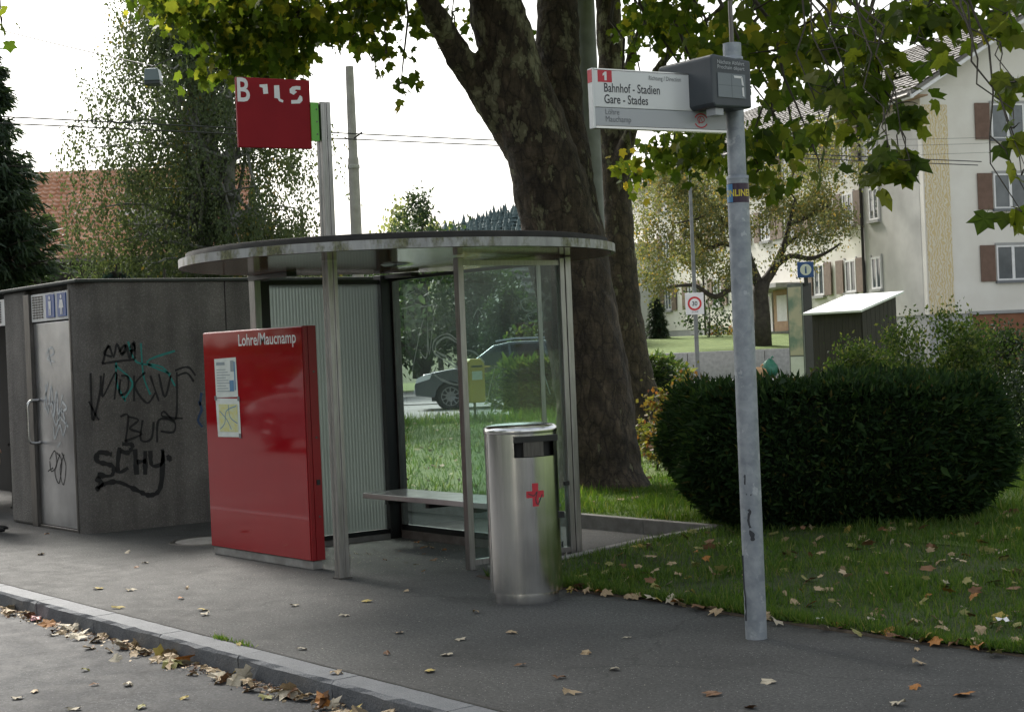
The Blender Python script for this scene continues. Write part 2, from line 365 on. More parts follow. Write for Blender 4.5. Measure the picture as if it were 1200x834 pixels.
va = x.n('VectorMath', operation='ADD'); vs_c = x.n('VectorMath', operation='SCALE'); vs_c.inputs['Scale'].default_value = .12; x.l(wn.outputs['Color'], vs_c.inputs[0]); x.l(cs, va.inputs[0]); x.l(vs_c.outputs[0], va.inputs[1]); x.l(va.outputs[0], pv_.inputs['Vector'])
crk = x.ramp(pv_.outputs['Distance'], [(.0, .35), (.05, .85), (.12, 1.0)]); b = x.mix(1, b, crk, 'MULTIPLY'); x.set(Base_Color=b)
hb = x.mix(.5, x.ramp(sm.outputs[0], [(.56, 1), (.62, .35)]), x.noise(x.co('Object', (1.4, 1.4, 3.2)), 7, 7, .7)); x.bump(hb, .9, .05)
# buildings
mat('tile_terracotta', (.46, .265, .18), (.69, .47, .35), 1.6, .35, bump=.3, bscale=20)
mat('tile_brown', (.12, .112, .102), (.19, .18, .165), 2, .7, bump=.3, bscale=12)
x = mat('plaster_cream', (.70, .67, .60), (.78, .76, .69), .8, .9, bump=.25, bscale=60)
x = mat('plaster_grey', (.46, .45, .42), (.58, .57, .53), .9, .9, bump=.25, bscale=60)
mat('plaster_plinth', (.33, .33, .32), (.40, .40, .39), 2, .9)
mat('soffit', (.30, .20, .12), (.36, .25, .16), 3, .8)
mat('shutter_brown', (.13, .075, .05), (.17, .10, .07), 6, .6)
mat('shutter_faded', (.17, .125, .095), (.23, .17, .13), 6, .7)
mat('garage_brown', (.20, .075, .03), (.25, .10, .045), 4, .6)
mat('timber_dark', (.022, .019, .017), (.045, .038, .032), 5, .7, stretch=(12, 12, .7))
mat('white_metal_roof', (.70, .71, .72), (.80, .81, .82), 4, .3)
x = NT('sgraffito'); co = x.co()
wv = x.n('TexWave', Scale=2.6, Distortion=11.0, Detail=3.0); wv.inputs['Detail Scale'].default_value = 1.6; x.l(co, wv.inputs['Vector'])
b = x.mix(x.ramp(wv.outputs['Fac'], [(.42, 0), (.5, 1)]), (.62, .50, .27), (.70, .64, .50)); x.set(Base_Color=b, Roughness=.9); x.bump(wv.outputs['Fac'], .5, .02)
mat('siding_grey', (.55, .55, .54), (.62, .62, .61), 3, .8)
mat('wood_tan', (.36, .22, .11), (.46, .30, .16), 4, .6)
mat('car_paint', (.12, .138, .16), (.14, .158, .18), 3, .25, .7, Coat_Weight=1.0, Coat_Roughness=.03)
mat('chrome', (.75, .76, .77), None, rough=.12, metal=1.0)
mat('rim_alloy', (.30, .31, .32), None, rough=.3, metal=1.0)
mat('lamp_lens', (.75, .80, .82), None, rough=.08)
mat('bag_green', (.02, .14, .08), (.04, .20, .12), 8, .35)
mat('sack_tan', (.42, .25, .12), (.52, .34, .18), 8, .7)
mat('sign_red', (.55, .02, .03), None, rough=.4)
mat('poster', (.25, .33, .28), (.62, .56, .45), 1.9, .12, lo=.42, hi=.56)
mat('wire', (.03, .03, .03), None, rough=.6)
mat('lantern_grey', (.20, .25, .28), None, rough=.4, metal=.3)
mat('cloth_dark', (.014, .015, .02), (.022, .023, .028), 10, .9)
mat('shoe_black', (.008, .008, .009), None, rough=.4)
mat('skin', (.50, .30, .21), None, rough=.5)
mat('hair', (.04, .025, .015), None, rough=.6)
# ================================================================== THE GROUND
def lawn_z(x, y):
    t = min(max((y-6.75)/2.3, 0), 1); return .020+.10*t*t*(3-2*t)
def sheet(name, x0, x1, y0, y1, z, m, M=None):
    return tag(MB().add([(Matrix.Identity(4) if M is None else M) @ Vector(p) for p in ((x0, y0, z), (x1, y0, z), (x1, y1, z), (x0, y1, z))], [(0, 1, 2, 3)]).build(name, m), kind='structure')
sheet('ground', -1500, 1500, -1500, 1500, -.30, 'grass_ground')
sheet('road', -90, 60, -9, 4.16, -.11, 'asphalt_road')
KY0, KY1 = 4.06, 4.235
pv = MB()
EDGE = [(-9.42, 6.72)]
xx = -9.42
while xx < 30:
    xx += .35; EDGE.append((xx, 6.70+.035*math.sin(xx*2.3)+.03*rnd.uniform(-1, 1)))
pv.add([(-90, KY1-.02, 0), (30.1, KY1-.02, 0)] + [(a, b+.03, 0) for a, b in EDGE[::-1]] + [(-9.42, 9.08, 0), (-90, 9.08, 0)], [tuple(range(len(EDGE)+4))])
tag(pv.build('pavement', 'asphalt_pavement'), kind='structure')
# kerb: granite stones, one object each
kerb = bpy.data.objects.new('kerb', None); col.objects.link(kerb); tag(kerb, kind='structure'); kerb.location = (0, KY0, 0)
stones = []
for k in range(4):
    m = MB(); L = 1.0; n = 8
    for i in range(n+1):
        xq = .004+(L-.008)*i/n; j = lambda a: rnd.uniform(-a, a)
        m.v += [(xq, .012+j(.006), -.16), (xq, .006+j(.007), -.02+j(.004)), (xq, .018+j(.004), .0+j(.0025)), (xq, KY1-KY0-.012, .002+j(.0015)), (xq, KY1-KY0-.002, -.1)]
    for i in range(n):
        for q in range(4): a = i*5+q; m.f.append((a, a+5, a+6, a+1))
    m.f += [(0, 1, 2, 3, 4), tuple(n*5+q for q in (4, 3, 2, 1, 0))]
    stones.append(m)
smesh = []
for i, m in enumerate(stones):
    o = m.build('kerb_stone', 'granite', kerb); o.location.x = -30+i; smesh.append(o.data)
for i in range(4, 34):
    o = bpy.data.objects.new('kerb_stone', smesh[rnd.randrange(4)]); col.objects.link(o); o.parent = kerb; o.location.x = -30+i
# tar joint between kerb and pavement
tag(MB().box(-90, 30, KY1-.004, KY1+.012, -.1, .0025).build('kerb_joint', 'roof_felt'), kind='structure')
# lawn: strip beside the pavement and the green behind the shelter
def lawn(name, x0, x1, y0, y1, nx, ny, m, edge=False):
    b = MB()
    for j in range(ny+1):
        for i in range(nx+1):
            xq = x0+(x1-x0)*i/nx; yq = y0+(y1-y0)*j/ny
            if edge and j == 0: yq = np.interp(xq, [e[0] for e in EDGE], [e[1] for e in EDGE])-.01
            b.v.append((xq, yq, lawn_z(xq, yq)+(.012*math.sin(xq*3.1+yq)*math.sin(yq*2.3)*min(1, max(0, (yq-6.8)*.8)) if j > 1 else 0)))
    for j in range(ny):
        for i in range(nx): a = j*(nx+1)+i; b.f.append((a, a+1, a+nx+2, a+nx+1))
    return tag(b.build(name, m, smooth=True), kind='structure')
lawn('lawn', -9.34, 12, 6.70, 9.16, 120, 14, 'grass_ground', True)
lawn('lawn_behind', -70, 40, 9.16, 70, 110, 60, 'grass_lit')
sp_ = [(a, b+rnd.uniform(-.02, .02), -.014+rnd.uniform(-.006, .004)) for a, b in EDGE if a < 13]
tag(MB().tube(smoothpts(sp_, 2), [.026+.010*rnd.random() for _ in range(2*len(sp_)-1)], 7).build('soil_edge', 'soil', smooth=True), kind='structure')
# concrete edging of the paved bay behind the shelter
ed = tag(bpy.data.objects.new('edging', None), kind='structure'); col.objects.link(ed)
for i in range(7):
    MB().box(-9.34-(i+1)*.98+.004, -9.34-i*.98-.004, 9.08, 9.15, -.1, .125+rnd.uniform(-.004, .004)).build('edging_stone', 'concrete_light', ed, bevel=.006)
for i in range(2):
    a = 7.42+i*.84; s = lambda y: lawn_z(0, y)+.018
    m = MB(); m.add([(-9.42, a+.004, -.1), (-9.345, a+.004, -.1), (-9.345, a+.83, -.1), (-9.42, a+.83, -.1), (-9.42, a+.004, s(a)), (-9.345, a+.004, s(a)), (-9.345, a+.83, s(a+.84)), (-9.42, a+.83, s(a+.84))],
          [(0, 3, 2, 1), (4, 5, 6, 7), (0, 1, 5, 4), (1, 2, 6, 5), (2, 3, 7, 6), (3, 0, 4, 7)]); m.build('edging_stone', 'concrete_light', ed, bevel=.006)
# manhole cover beside the info board
mh = thing('manhole_cover', 'round pale manhole cover in the pavement between kiosk and red board', 'manhole', (-13.35, 6.55, 0))
m = MB().lathe([(0, .004), (.30, .004), (.30, 0)], n=28); m.f = [f for f in m.f]; m.build('lid', 'concrete_light', mh)
MB().lathe([(.315, .003), (.345, .006), (.36, 0)], n=28).build('ring', 'steel_dark', mh)
# side road behind the green with a pale surface
RB = Matrix.Translation(cw(0, 0)) @ Matrix.Rotation(CAMZ, 4, 'Z')
mat('asphalt_far', (.20, .20, .20), (.26, .26, .26), .5, .9)
sheet('side_road', -80, 80, 34.6, 46.5, .135, 'asphalt_far', RB)
sheet('side_pavement', -80, 80, 46.5, 62.0, .16, 'asphalt_far', RB)

# ================================================================== PUBLIC TOILET KIOSK
TX, TY, TZ = -14.93, 6.05, 2.42
kio = thing('toilet_kiosk', 'low dark pebbled-concrete toilet kiosk covered in graffiti, left of red board', 'kiosk', (TX, TY, 0))
def lbox(m, x0, x1, y0, y1, z0, z1): return m.box(x0-TX, x1-TX, y0-TY, y1-TY, z0, z1)
arc = [(TX-.24+.24*math.sin(a)-TX, TY+.24-.24*math.cos(a)-TY) for a in [R(10*i) for i in range(10)]]
wl = MB().prism(arc+[(0, 1.56), (-.3, 1.56), (-.3, .12), (-.24, .12)], 0, TZ).build('side_wall', 'aggregate', kio, smooth=True, auto=35)
MB().box(-.3, -.004, 1.575, 3.6, 0, TZ).build('side_wall', 'aggregate', kio, bevel=.01)
MB().box(-.27, -.03, 1.556, 1.58, 0, TZ-.01).build('wall_joint', 'concrete_light', kio)
lbox(MB(), -16.98, -16.36, 6.06, 6.36, 0, TZ).build('front_pier', 'aggregate', kio, bevel=.03)
lbox(MB(), -16.36, TX-.24, 6.14, 6.5, 2.37, TZ).build('lintel', 'aggregate', kio)
lbox(MB(), -22.5, -18.3, 6.06, 6.36, 0, TZ).build('front_pier', 'aggregate', kio, bevel=.03)
lbox(MB(), -22.5, -15.3, 9.3, 9.6, 0, TZ).build('rear_wall', 'aggregate', kio)
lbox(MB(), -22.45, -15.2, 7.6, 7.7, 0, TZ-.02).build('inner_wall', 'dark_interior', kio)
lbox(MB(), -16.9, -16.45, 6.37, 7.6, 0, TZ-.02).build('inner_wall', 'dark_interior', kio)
rs = lbox(MB(), -22.6, TX+.03, 6.02, 9.7, TZ+.002, TZ+.035).build('roof_edge', 'roof_trim', kio, bevel=.01)
# door
dr = lbox(MB(), -16.2, -15.165, 6.085, 6.13, .03, 2.07).build('door', 'steel_sheet', kio, bevel=.004)
fm = MB(); lbox(fm, -16.355, -16.205, 6.045, 6.14, 0, 2.37); lbox(fm, -15.16, -15.125, 6.045, 6.14, 0, 2.37); lbox(fm, -16.2, -15.165, 6.06, 6.14, .0, .025); fm.build('door_frame', 'steel_dark', kio, bevel=.004)
hd = MB(); hx = -16.12-TX
hd.tube(smoothpts([(hx, .03, .86), (hx, -.05, .86), (hx, -.09, .90), (hx, -.09, 1.10), (hx, -.09, 1.24), (hx, -.05, 1.29), (hx, .03, 1.29)], 4), .016, 8)
hd.build('door_handle', 'handle_steel', dr, smooth=True)
vp = lbox(MB(), -16.2, -15.165, 6.07, 6.13, 2.085, 2.365).build('vent_panel', 'white_paint', kio, bevel=.004)
lv = MB()
for r in range(9):
    for c in range(4):
        lbox(lv, -16.15+c*.075, -16.10+c*.075, 6.062, 6.069, 2.12+r*.026, 2.134+r*.026)
lv.build('louvres', 'steel_dark', vp)
for i, xc in enumerate((-15.66, -15.36)):
    pc = lbox(MB(), xc-.11, xc+.11, 6.058, 6.068, 2.115, 2.345).build('pictogram_plate', 'blue_picto', vp)
    fg = MB(); hxx = xc-TX
    fg.add([(hxx+.022*math.cos(a), .005, 2.31+.022*math.sin(a)) for a in [k*math.pi/4 for k in range(8)]], [tuple(range(8))])
    fg.add([(hxx-.035, .005, 2.28), (hxx+.035, .005, 2.28), (hxx+(.06 if i else .03), .005, 2.20), (hxx-(.06 if i else .03), .005, 2.20)], [(0, 1, 2, 3)])
    lbox(fg, xc-.028, xc-.006, 6.0545, 6.0555, 2.135, 2.20); lbox(fg, xc+.006, xc+.028, 6.0545, 6.0555, 2.135, 2.20)
    fg.build('figure', 'white_vinyl', pc)
# open second doorway with its own sign panel and a steel gate
v2 = lbox(MB(), -18.3, -16.985, 6.075, 6.13, 2.085, 2.365).build('vent_panel', 'white_paint', kio, bevel=.004)
lv = MB()
for r in range(9):
    for c in range(5): lbox(lv, -17.45+c*.075, -17.40+c*.075, 6.062, 6.074, 2.12+r*.026, 2.134+r*.026)
lv.build('louvres', 'steel_dark', v2)
gt = MB()
for i in range(11): lbox(gt, -18.2+i*.115, -18.185+i*.115, 6.5, 6.515, .05, .75)
lbox(gt, -18.25, -17.0, 6.495, 6.52, .75, .78); lbox(gt, -18.25, -17.0, 6.495, 6.52, .04, .06); gt.build('gate', 'steel_dark', kio)
# graffiti on the side wall (y = distance from the corner along the wall, z = height), each tag one painted part
def tagpaint(name, strokes, wd, m, jit=.5):
    b = MB()
    for s in strokes: b.ribbon(smoothpts([(.0022, y-TY, z) for y, z in s], 5), wd, (1, 0, 0), jit)
    return b.build(name, m, wl)
def W(px, py):             # sight line meets the side wall plane
    u, v = uv(px, py); a = cw(u/F, 1.0); t = TX/a[0]; return (a[1]*t, H-v/F*t)
def WS(*l): return [W(*p) for p in l]
tagpaint('graffiti_tag', [WS((131, 418), (122, 414), (128, 405)), WS((140, 412), (146, 404), (147, 412), (141, 414)), WS((152, 408), (156, 402), (158, 409), (152, 411)),
   WS((120, 426), (127, 405), (133, 418), (137, 403), (143, 416), (148, 404), (152, 420), (157, 400), (158, 420)), WS((119, 426), (140, 423), (158, 421))], .022, 'spray_black')
tagpaint('graffiti_tag', [WS((106, 437), (107, 470), (109, 492), (117, 460), (118, 440)), WS((104, 470), (112, 486), (116, 492)), WS((122, 437), (120, 465), (136, 436), (134, 468)),
   WS((141, 444), (140, 462), (149, 458), (150, 442), (142, 440)), WS((157, 440), (157, 470)), WS((170, 436), (158, 452), (172, 472), (182, 460)), WS((176, 440), (186, 470)),
   WS((186, 438), (193, 465), (200, 440)), WS((207, 436), (206, 490), (192, 482), (191, 488), (214, 490)), WS((205, 434), (220, 430), (229, 440)), WS((208, 440), (219, 437), (227, 447))], .021, 'spray_black')
tagpaint('graffiti_tag', [WS((141, 488), (150, 487), (147, 517)), WS((150, 488), (162, 492), (152, 502), (166, 508), (146, 517)), WS((167, 492), (165, 515), (177, 514), (180, 494)),
   WS((184, 518), (186, 492), (204, 494), (203, 506), (188, 505))], .022, 'spray_black')
tagpaint('graffiti_tag', [WS((131, 532), (116, 530), (114, 540), (132, 546), (130, 557), (114, 556)), WS((140, 524), (138, 552), (150, 548)), WS((143, 520), (155, 521), (150, 530), (141, 528)), WS((158, 526), (160, 556)), WS((170, 528), (170, 556)), WS((160, 541), (171, 540)),
   WS((176, 528), (178, 545), (190, 542), (190, 526)), WS((191, 528), (188, 570), (176, 580), (160, 574), (140, 565), (124, 566), (112, 574)), WS((112, 560), (119, 565), (114, 572)), WS((196, 533), (200, 540))], .042, 'spray_black', .8)
tagpaint('graffiti_tag', [WS((136, 424), (137, 450), (147, 470)), WS((165, 402), (168, 440), (176, 462)), WS((205, 411), (172, 424), (200, 438)), WS((150, 400), (160, 424), (190, 430), (205, 452)), WS((135, 428), (155, 448), (145, 468))], .020, 'spray_teal')
tagpaint('graffiti_tag', [WS((233, 470), (236, 480), (232, 492), (237, 500)), WS((236, 460), (234, 475))], .025, 'spray_blue')
# tags on the steel door
def DS(*l):
    out = []
    for px, py in l:
        u, v = uv(px, py); a = cw(u/F, 1.0); t = 6.083/a[1]; out.append((a[0]*t-TX, 6.083-TY, H-v/F*t))
    return out
def doorpaint(strokes, wd, m):
    b = MB()
    for s in strokes: b.ribbon(smoothpts(DS(*s), 5), wd, (0, -1, 0), .5)
    b.build('graffiti_tag', m, dr)
doorpaint([[(54, 415), (60, 407), (63, 414), (55, 420), (64, 424)], [(56, 408), (60, 428)]], .018, 'spray_white')
doorpaint([[(53, 450), (56, 485), (60, 452), (63, 488), (66, 458), (69, 492), (73, 462)], [(56, 448), (52, 478), (63, 470)], [(60, 480), (66, 498), (71, 478), (76, 492)], [(63, 500), (64, 514), (70, 498), (74, 510), (78, 494)], [(72, 470), (78, 478), (70, 486), (80, 500)], [(67, 524), (71, 518)]], .024, 'spray_white')
doorpaint([[(58, 538), (64, 528), (66, 545), (60, 552), (58, 540)], [(66, 530), (72, 540), (69, 566), (64, 552), (70, 532)], [(72, 530), (77, 546), (74, 568), (70, 550), (75, 532)], [(56, 552), (62, 548)]], .015, 'spray_black')

# ================================================================== RED INFORMATION BOARD
PX0, PX1, PY = -12.41, -10.73, 6.11
pn = thing('information_board', 'tall glossy red information board with white lettering and two taped papers', 'notice board', (PX0, PY, 0))
PW = PX1-PX0
MB().box(.02, PW-.015, .012, .10, .0, .066).build('plinth', 'concrete_light', pn, bevel=.006)
MB().box(0, PW-.012, .006, .115, .068, 1.85).build('body', 'red_sheet', pn, bevel=.006)
gp = MB().box(.004, PW-.02, 0, .0052, .072, 1.843).build('front_panel', 'red_enamel', pn, bevel=.002)
sd = MB().box(PW-.0115, PW, .044, .115, .07, 1.849).build('side_panel', 'red_sheet', pn, bevel=.003)
MB().box(PW-.0115, PW, .006, .040, .07, 1.849).build('side_panel', 'red_sheet', pn, bevel=.003)
MB().box(PW+.0003, PW+.006, .065, .095, .64, .68).build('lock', 'black_frame', sd)
for z in (.4, 1.0, 1.5): MB().tube([(PW-.002, .08, z), (PW+.004, .08, z)], .009, 8).build('bolt', 'steel_dark', sd)
text_mb('Lohre/Maucnamp', .132, 1.02, .012).xf(face_m((.63, -.0016, 1.725), 0)).build('lettering', 'white_vinyl', pn)
pp = MB().add([(.155, -.003, 1.31), (.47, -.003, 1.315), (.462, -.004, 1.635), (.15, -.003, 1.628)], [(0, 1, 2, 3)]).build('paper', 'paper', pn)
q = MB().box(.18, .30, -.0052, -.0048, 1.575, 1.60).box(.38, .43, -.0052, -.0048, 1.52, 1.61)
for i in range(9): q.box(.18, .31+.03*((i*7) % 3), -.0052, -.0048, 1.535-i*.022, 1.541-i*.022)
q.build('print', 'print_grey', pp)
MB().box(.36, .42, -.0052, -.0048, 1.36, 1.45).box(.43, .445, -.0052, -.0048, 1.37, 1.6).build('print', 'print_blue', pp)
p2 = MB().add([(.16, -.003, .985), (.49, -.004, .99), (.482, -.003, 1.30), (.145, -.003, 1.305)], [(0, 1, 2, 3)]).build('paper', 'paper', pn)
MB().box(.19, .455, -.0054, -.0050, 1.03, 1.255).build('print', 'print_yellow', p2)
q = MB()
for s in ([(.2, 1.05), (.27, 1.1), (.3, 1.2), (.44, 1.24)], [(.2, 1.2), (.3, 1.13), (.36, 1.05)], [(.33, 1.25), (.35, 1.15), (.45, 1.1)]): q.ribbon(smoothpts([(a, -.0060, b) for a, b in s]), .008, (0, -1, 0))
q.build('print', 'print_blue', p2)
for xq, zq in ((.152, 1.305), (.478, 1.30), (.478, 1.0)): MB().box(xq-.015, xq+.015, -.0072, -.0064, zq-.018, zq+.018).build('tape', 'ink_soft', p2)

for o in (pp, p2): o.scale.x = 1.24; o.location.x = .014

# ================================================================== BUS SHELTER
RC, RR = (-10.42, 6.80), 1.655
sh = thing('bus_shelter', 'open glass bus shelter with round flat roof on steel posts', 'bus shelter', (RC[0], RC[1], 0))
def S(x, y): return (x-RC[0], y-RC[1])
def sbox(m, x0, x1, y0, y1, z0, z1): return m.box(x0-RC[0], x1-RC[0], y0-RC[1], y1-RC[1], z0, z1)
rb = MB().lathe([(RR, 2.306), (RR, 2.368), (RR-.03, 2.371), (RR-.03, 2.306), (RR, 2.306)], n=96).build('fascia_ring', 'fascia', sh, smooth=True, auto=40)
MB().lathe([(0, 2.304), (RR-.031, 2.304)], n=64).build('ceiling', 'ceiling_board', sh)
MB().lathe([(0, 2.435), (RR-.10, 2.42), (RR-.055, 2.412), (RR-.045, 2.36)], n=72).build('roof_covering', 'roof_felt', sh, smooth=True)
lt = MB().lathe([(0, 2.285), (.10, 2.288), (.13, 2.303)], S(-10.6, 6.9), 20).build('ceiling_lamp', 'steel_brushed', sh, smooth=True)
dn = MB().lathe([(0, 2.45), (.03, 2.45), (.035, 2.425)], S(-10.05, 6.3), 12).build('roof_drain', 'roof_felt', sh)
# front post: extruded profile with grooves that runs on above the roof as the sign mast
def profile_post(name, cx, cy, w, z0, z1, m, rz=0):
    a, g = w/2, w*.1
    pl = [(-a, -a), (-g*1.2, -a), (-g, -a+g*1.2), (g, -a+g*1.2), (g*1.2, -a), (a, -a), (a, -g*1.2), (a-g*1.2, -g), (a-g*1.2, g), (a, g*1.2), (a, a), (g*1.2, a), (g, a-g*1.2), (-g, a-g*1.2), (-g*1.2, a), (-a, a), (-a, g*1.2), (-a+g*1.2, g), (-a+g*1.2, -g), (-a, -g*1.2)]
    c, s = math.cos(rz), math.sin(rz)
    return MB().prism([(x*c-y*s+cx, x*s+y*c+cy) for x, y in pl], z0, z1).build(name, m, sh, bevel=.004)
fp = S(-10.16, 6.03)
profile_post('front_post', *fp, .082, 0, 3.445, 'steel_post', R(0))
MB().box(fp[0]-.052, fp[0]+.052, fp[1]-.052, fp[1]+.052, 0, .012).build('post_base', 'steel_dark', sh)
# left wall: ribbed glass between two posts
LX, RY, RX = -12.04, 7.74, -9.72
lp0, lp1 = S(LX, 6.42), S(LX, RY)
MB().box(lp0[0]-.05, lp0[0]+.05, lp0[1]-.03, lp0[1]+.03, 0, 2.27).build('rear_post', 'steel_post', sh, bevel=.004)
MB().box(lp0[0]-.05, lp0[0]+.05, lp0[1]+.031, lp0[1]+.11, 0, 2.26).build('frame_post', 'black_frame', sh, bevel=.004)
MB().box(lp1[0]-.06, lp1[0]+.06, lp1[1]-.12, lp1[1]+.06, 0, 2.30).build('rear_post', 'black_frame', sh, bevel=.006)
MB().box(lp1[0]+.061, lp1[0]+.085, lp1[1]-.02, lp1[1]+.05, .05, 2.26).build('frame_post', 'steel_dark', sh)
MB().box(lp0[0]-.03, lp0[0]+.03, lp0[1]+.111, lp1[1]-.121, 2.225, 2.262).build('top_rail', 'black_frame', sh)
MB().box(lp0[0]-.03, lp0[0]+.03, lp0[1]+.111, lp1[1]-.121, .05, .085).build('bottom_rail', 'black_frame', sh)
MB().box(lp0[0]-.05, lp0[0]+.05, lp0[1]-.02, lp1[1]-.121, 0, .045).build('sill', 'concrete_light', sh)
rg = MB(); y0, y1 = lp0[1]+.111, lp1[1]-.121; n = int((y1-y0)/.031)
for i in range(n*8+1):
    yq = y0+(y1-y0)*i/(n*8); dx = .0009*math.cos(2*math.pi*i/8)
    rg.v += [(lp0[0]+dx, yq, .086), (lp0[0]+dx, yq, 2.224)]
rg.f = [(2*i, 2*i+2, 2*i+3, 2*i+1) for i in range(n*8)]
rg.build('ribbed_pane', 'glass_ribbed', sh, smooth=True)
# brackets carrying the roof
MB().box(lp0[0]-.04, lp0[0]+.62, lp0[1]-.04, lp0[1]+.05, 2.264, 2.302).build('roof_bracket', 'black_frame', sh)
MB().box(lp1[0]-.03, lp1[0]+.5, lp1[1]-.09, lp1[1]-.01, 2.264, 2.299).build('roof_bracket', 'black_frame', sh)
# rear glass wall
ra, rbx = lp1[0]+.086, RX-RC[0]-.03; ym = lp1[1]
pr = MB().box(ra, rbx, ym-.005, ym+.005, .12, 2.245).build('rear_pane', 'glass_clear', sh)
MB().box(ra, rbx, ym-.02, ym+.02, .07, .119).build('bottom_rail', 'black_frame', sh)
MB().box(ra, rbx, ym-.03, ym+.03, .0, .069).build('sill', 'concrete_light', sh)
MB().box(ra, rbx, ym-.02, ym+.02, 2.246, 2.275).build('top_rail', 'black_frame', sh)
MB().box(ra, rbx, ym-.012, ym+.012, .385, .41).build('mid_rail', 'steel_post', sh)
# right wall: slim front post, header, double rear post, clear pane
q0, q1 = S(RX, 6.86), S(RX, 7.84)
MB().box(q0[0]-.03, q0[0]+.03, q0[1]-.025, q0[1]+.025, 0, 2.29).build('slim_post', 'steel_post', sh, bevel=.004)
MB().box(q1[0]-.03, q1[0]+.03, q1[1]-.05, q1[1]-.004, 0, 2.29).build('slim_post', 'steel_post', sh, bevel=.004)
MB().box(q1[0]-.035, q1[0]+.035, q1[1]+.0, q1[1]+.055, 0, 2.30).build('rear_post', 'steel_post', sh, bevel=.004)
MB().box(q0[0]-.02, q0[0]+.02, q0[1]+.026, q1[1]-.051, 2.235, 2.272).build('top_rail', 'steel_post', sh)
MB().box(q0[0]-.02, q0[0]+.02, q0[1]+.026, q1[1]-.051, .035, .075).build('bottom_rail', 'steel_post', sh)
sp = MB().box(q0[0]-.005, q0[0]+.005, q0[1]+.026, q1[1]-.051, .076, 2.234).build('side_pane', 'glass_side', sh)
MB().box(q0[0]+.021, q0[0]+.04, q1[1]-.10, q1[1]-.052, .55, .58).build('clamp', 'black_frame', sh)
MB().box(q0[0]-.004, q0[0]+.004, q0[1]+.72, q0[1]+.76, .076, 2.234).build('mullion', 'steel_post', sh)
# bench
bn = MB().box(ra+.24, rbx-.02, ym-.56, ym-.13, .405, .45).build('bench', 'bench_board', sh, bevel=.006)
for k in (.5, 1.1, 1.75): MB().box(ra+k, ra+k+.05, ym-.50, ym-.021, .36, .404).build('bench_bracket', 'black_frame', bn)
# scratched tags on the rear pane
def RS(*l):
    out = []
    for px, py in l:
        u, v = uv(px, py); a = cw(u/F, 1.0); t = (RY-.0075)/a[1]; out.append((a[0]*t-RC[0], RY-.0075-RC[1], H-v/F*t))
    return out
for strokes, wd in (([[(483, 435), (492, 390), (497, 372)], [(492, 412), (500, 418), (501, 378)], [(501, 378), (503, 415), (508, 372)]], .012), ([[(535, 398), (524, 391), (510, 398), (508, 412), (524, 424), (540, 436), (538, 450), (520, 446), (508, 438)], [(536, 402), (524, 395), (513, 401), (511, 411), (527, 421), (543, 438)], [(540, 410), (555, 412), (568, 425)]], .016),
      ([[(478, 345), (486, 341)], [(492, 360), (505, 358)], [(470, 362), (486, 358)], [(500, 344), (504, 352)], [(555, 372), (560, 362), (566, 370)], [(580, 430), (574, 455), (570, 475)]], .009), ([[(610, 354), (616, 350), (632, 349)], [(610, 354), (616, 364), (634, 360), (632, 349)], [(618, 368), (634, 364), (634, 374), (622, 376), (618, 368)], [(628, 392), (638, 388)], [(638, 440), (645, 462)]], .012)):
    b = MB()
    for s in strokes: b.ribbon(smoothpts(RS(*s), 5), wd, (0, -1, 0), .7)
    b.build('scratched_tag', 'glass_scratch', pr)
# BUS sign on the mast
ang = R(82)
bs = thing('bus_stop_sign', 'square red bus sign with worn white letters on the shelter mast', 'sign', (-10.16, 6.03, 0), ang)
MB().box(-.655, -.100, -.015, .015, 3.105, 3.60).build('panel', 'red_sign', bs, bevel=.004)
MB().box(-.105, -.045, -.03, -.016, 3.16, 3.44).build('bracket', 'lime_panel', bs, bevel=.002)
MB().box(-.105, -.045, -.0155, .022, 3.17, 3.43).build('bracket_core', 'steel_dark', bs)
for z in (3.21, 3.30, 3.39): MB().tube([(-.062, -.034, z), (-.062, -.029, z)], .006, 6).build('screw', 'steel_dark', bs)
text_mb('B', .238, .78, .016).xf(face_m((-.66, -.0165, 3.430), 0)).build('letter_b', 'white_vinyl', bs)
def flat(name, polys, m):
    b = MB()
    for p in polys: b.add([(a, -.0165, z) for a, z in p], [tuple(range(len(p)))])
    return b.build(name, m, bs)
def L(px, py): return (-.655+(px-92)*.00092-((py-90)*.00002), 3.602-(py-88)*.000715)
flat('letter_u_fragment', [[L(282, 158), L(345, 150), L(352, 245), L(312, 250), L(308, 190), L(282, 180)], [L(400, 160), L(442, 156), L(448, 290), L(475, 305), L(472, 328), L(440, 316), L(428, 288), L(402, 285)]], 'white_vinyl')
flat('letter_s_fragment', [[L(618, 158), L(618, 194), L(580, 192), L(572, 205), L(590, 215), L(560, 246), L(530, 228), L(528, 190), L(550, 164), L(585, 156)], [L(612, 248), L(632, 262), L(634, 300), L(612, 330), L(540, 336), L(540, 300), L(590, 296)]], 'white_vinyl')

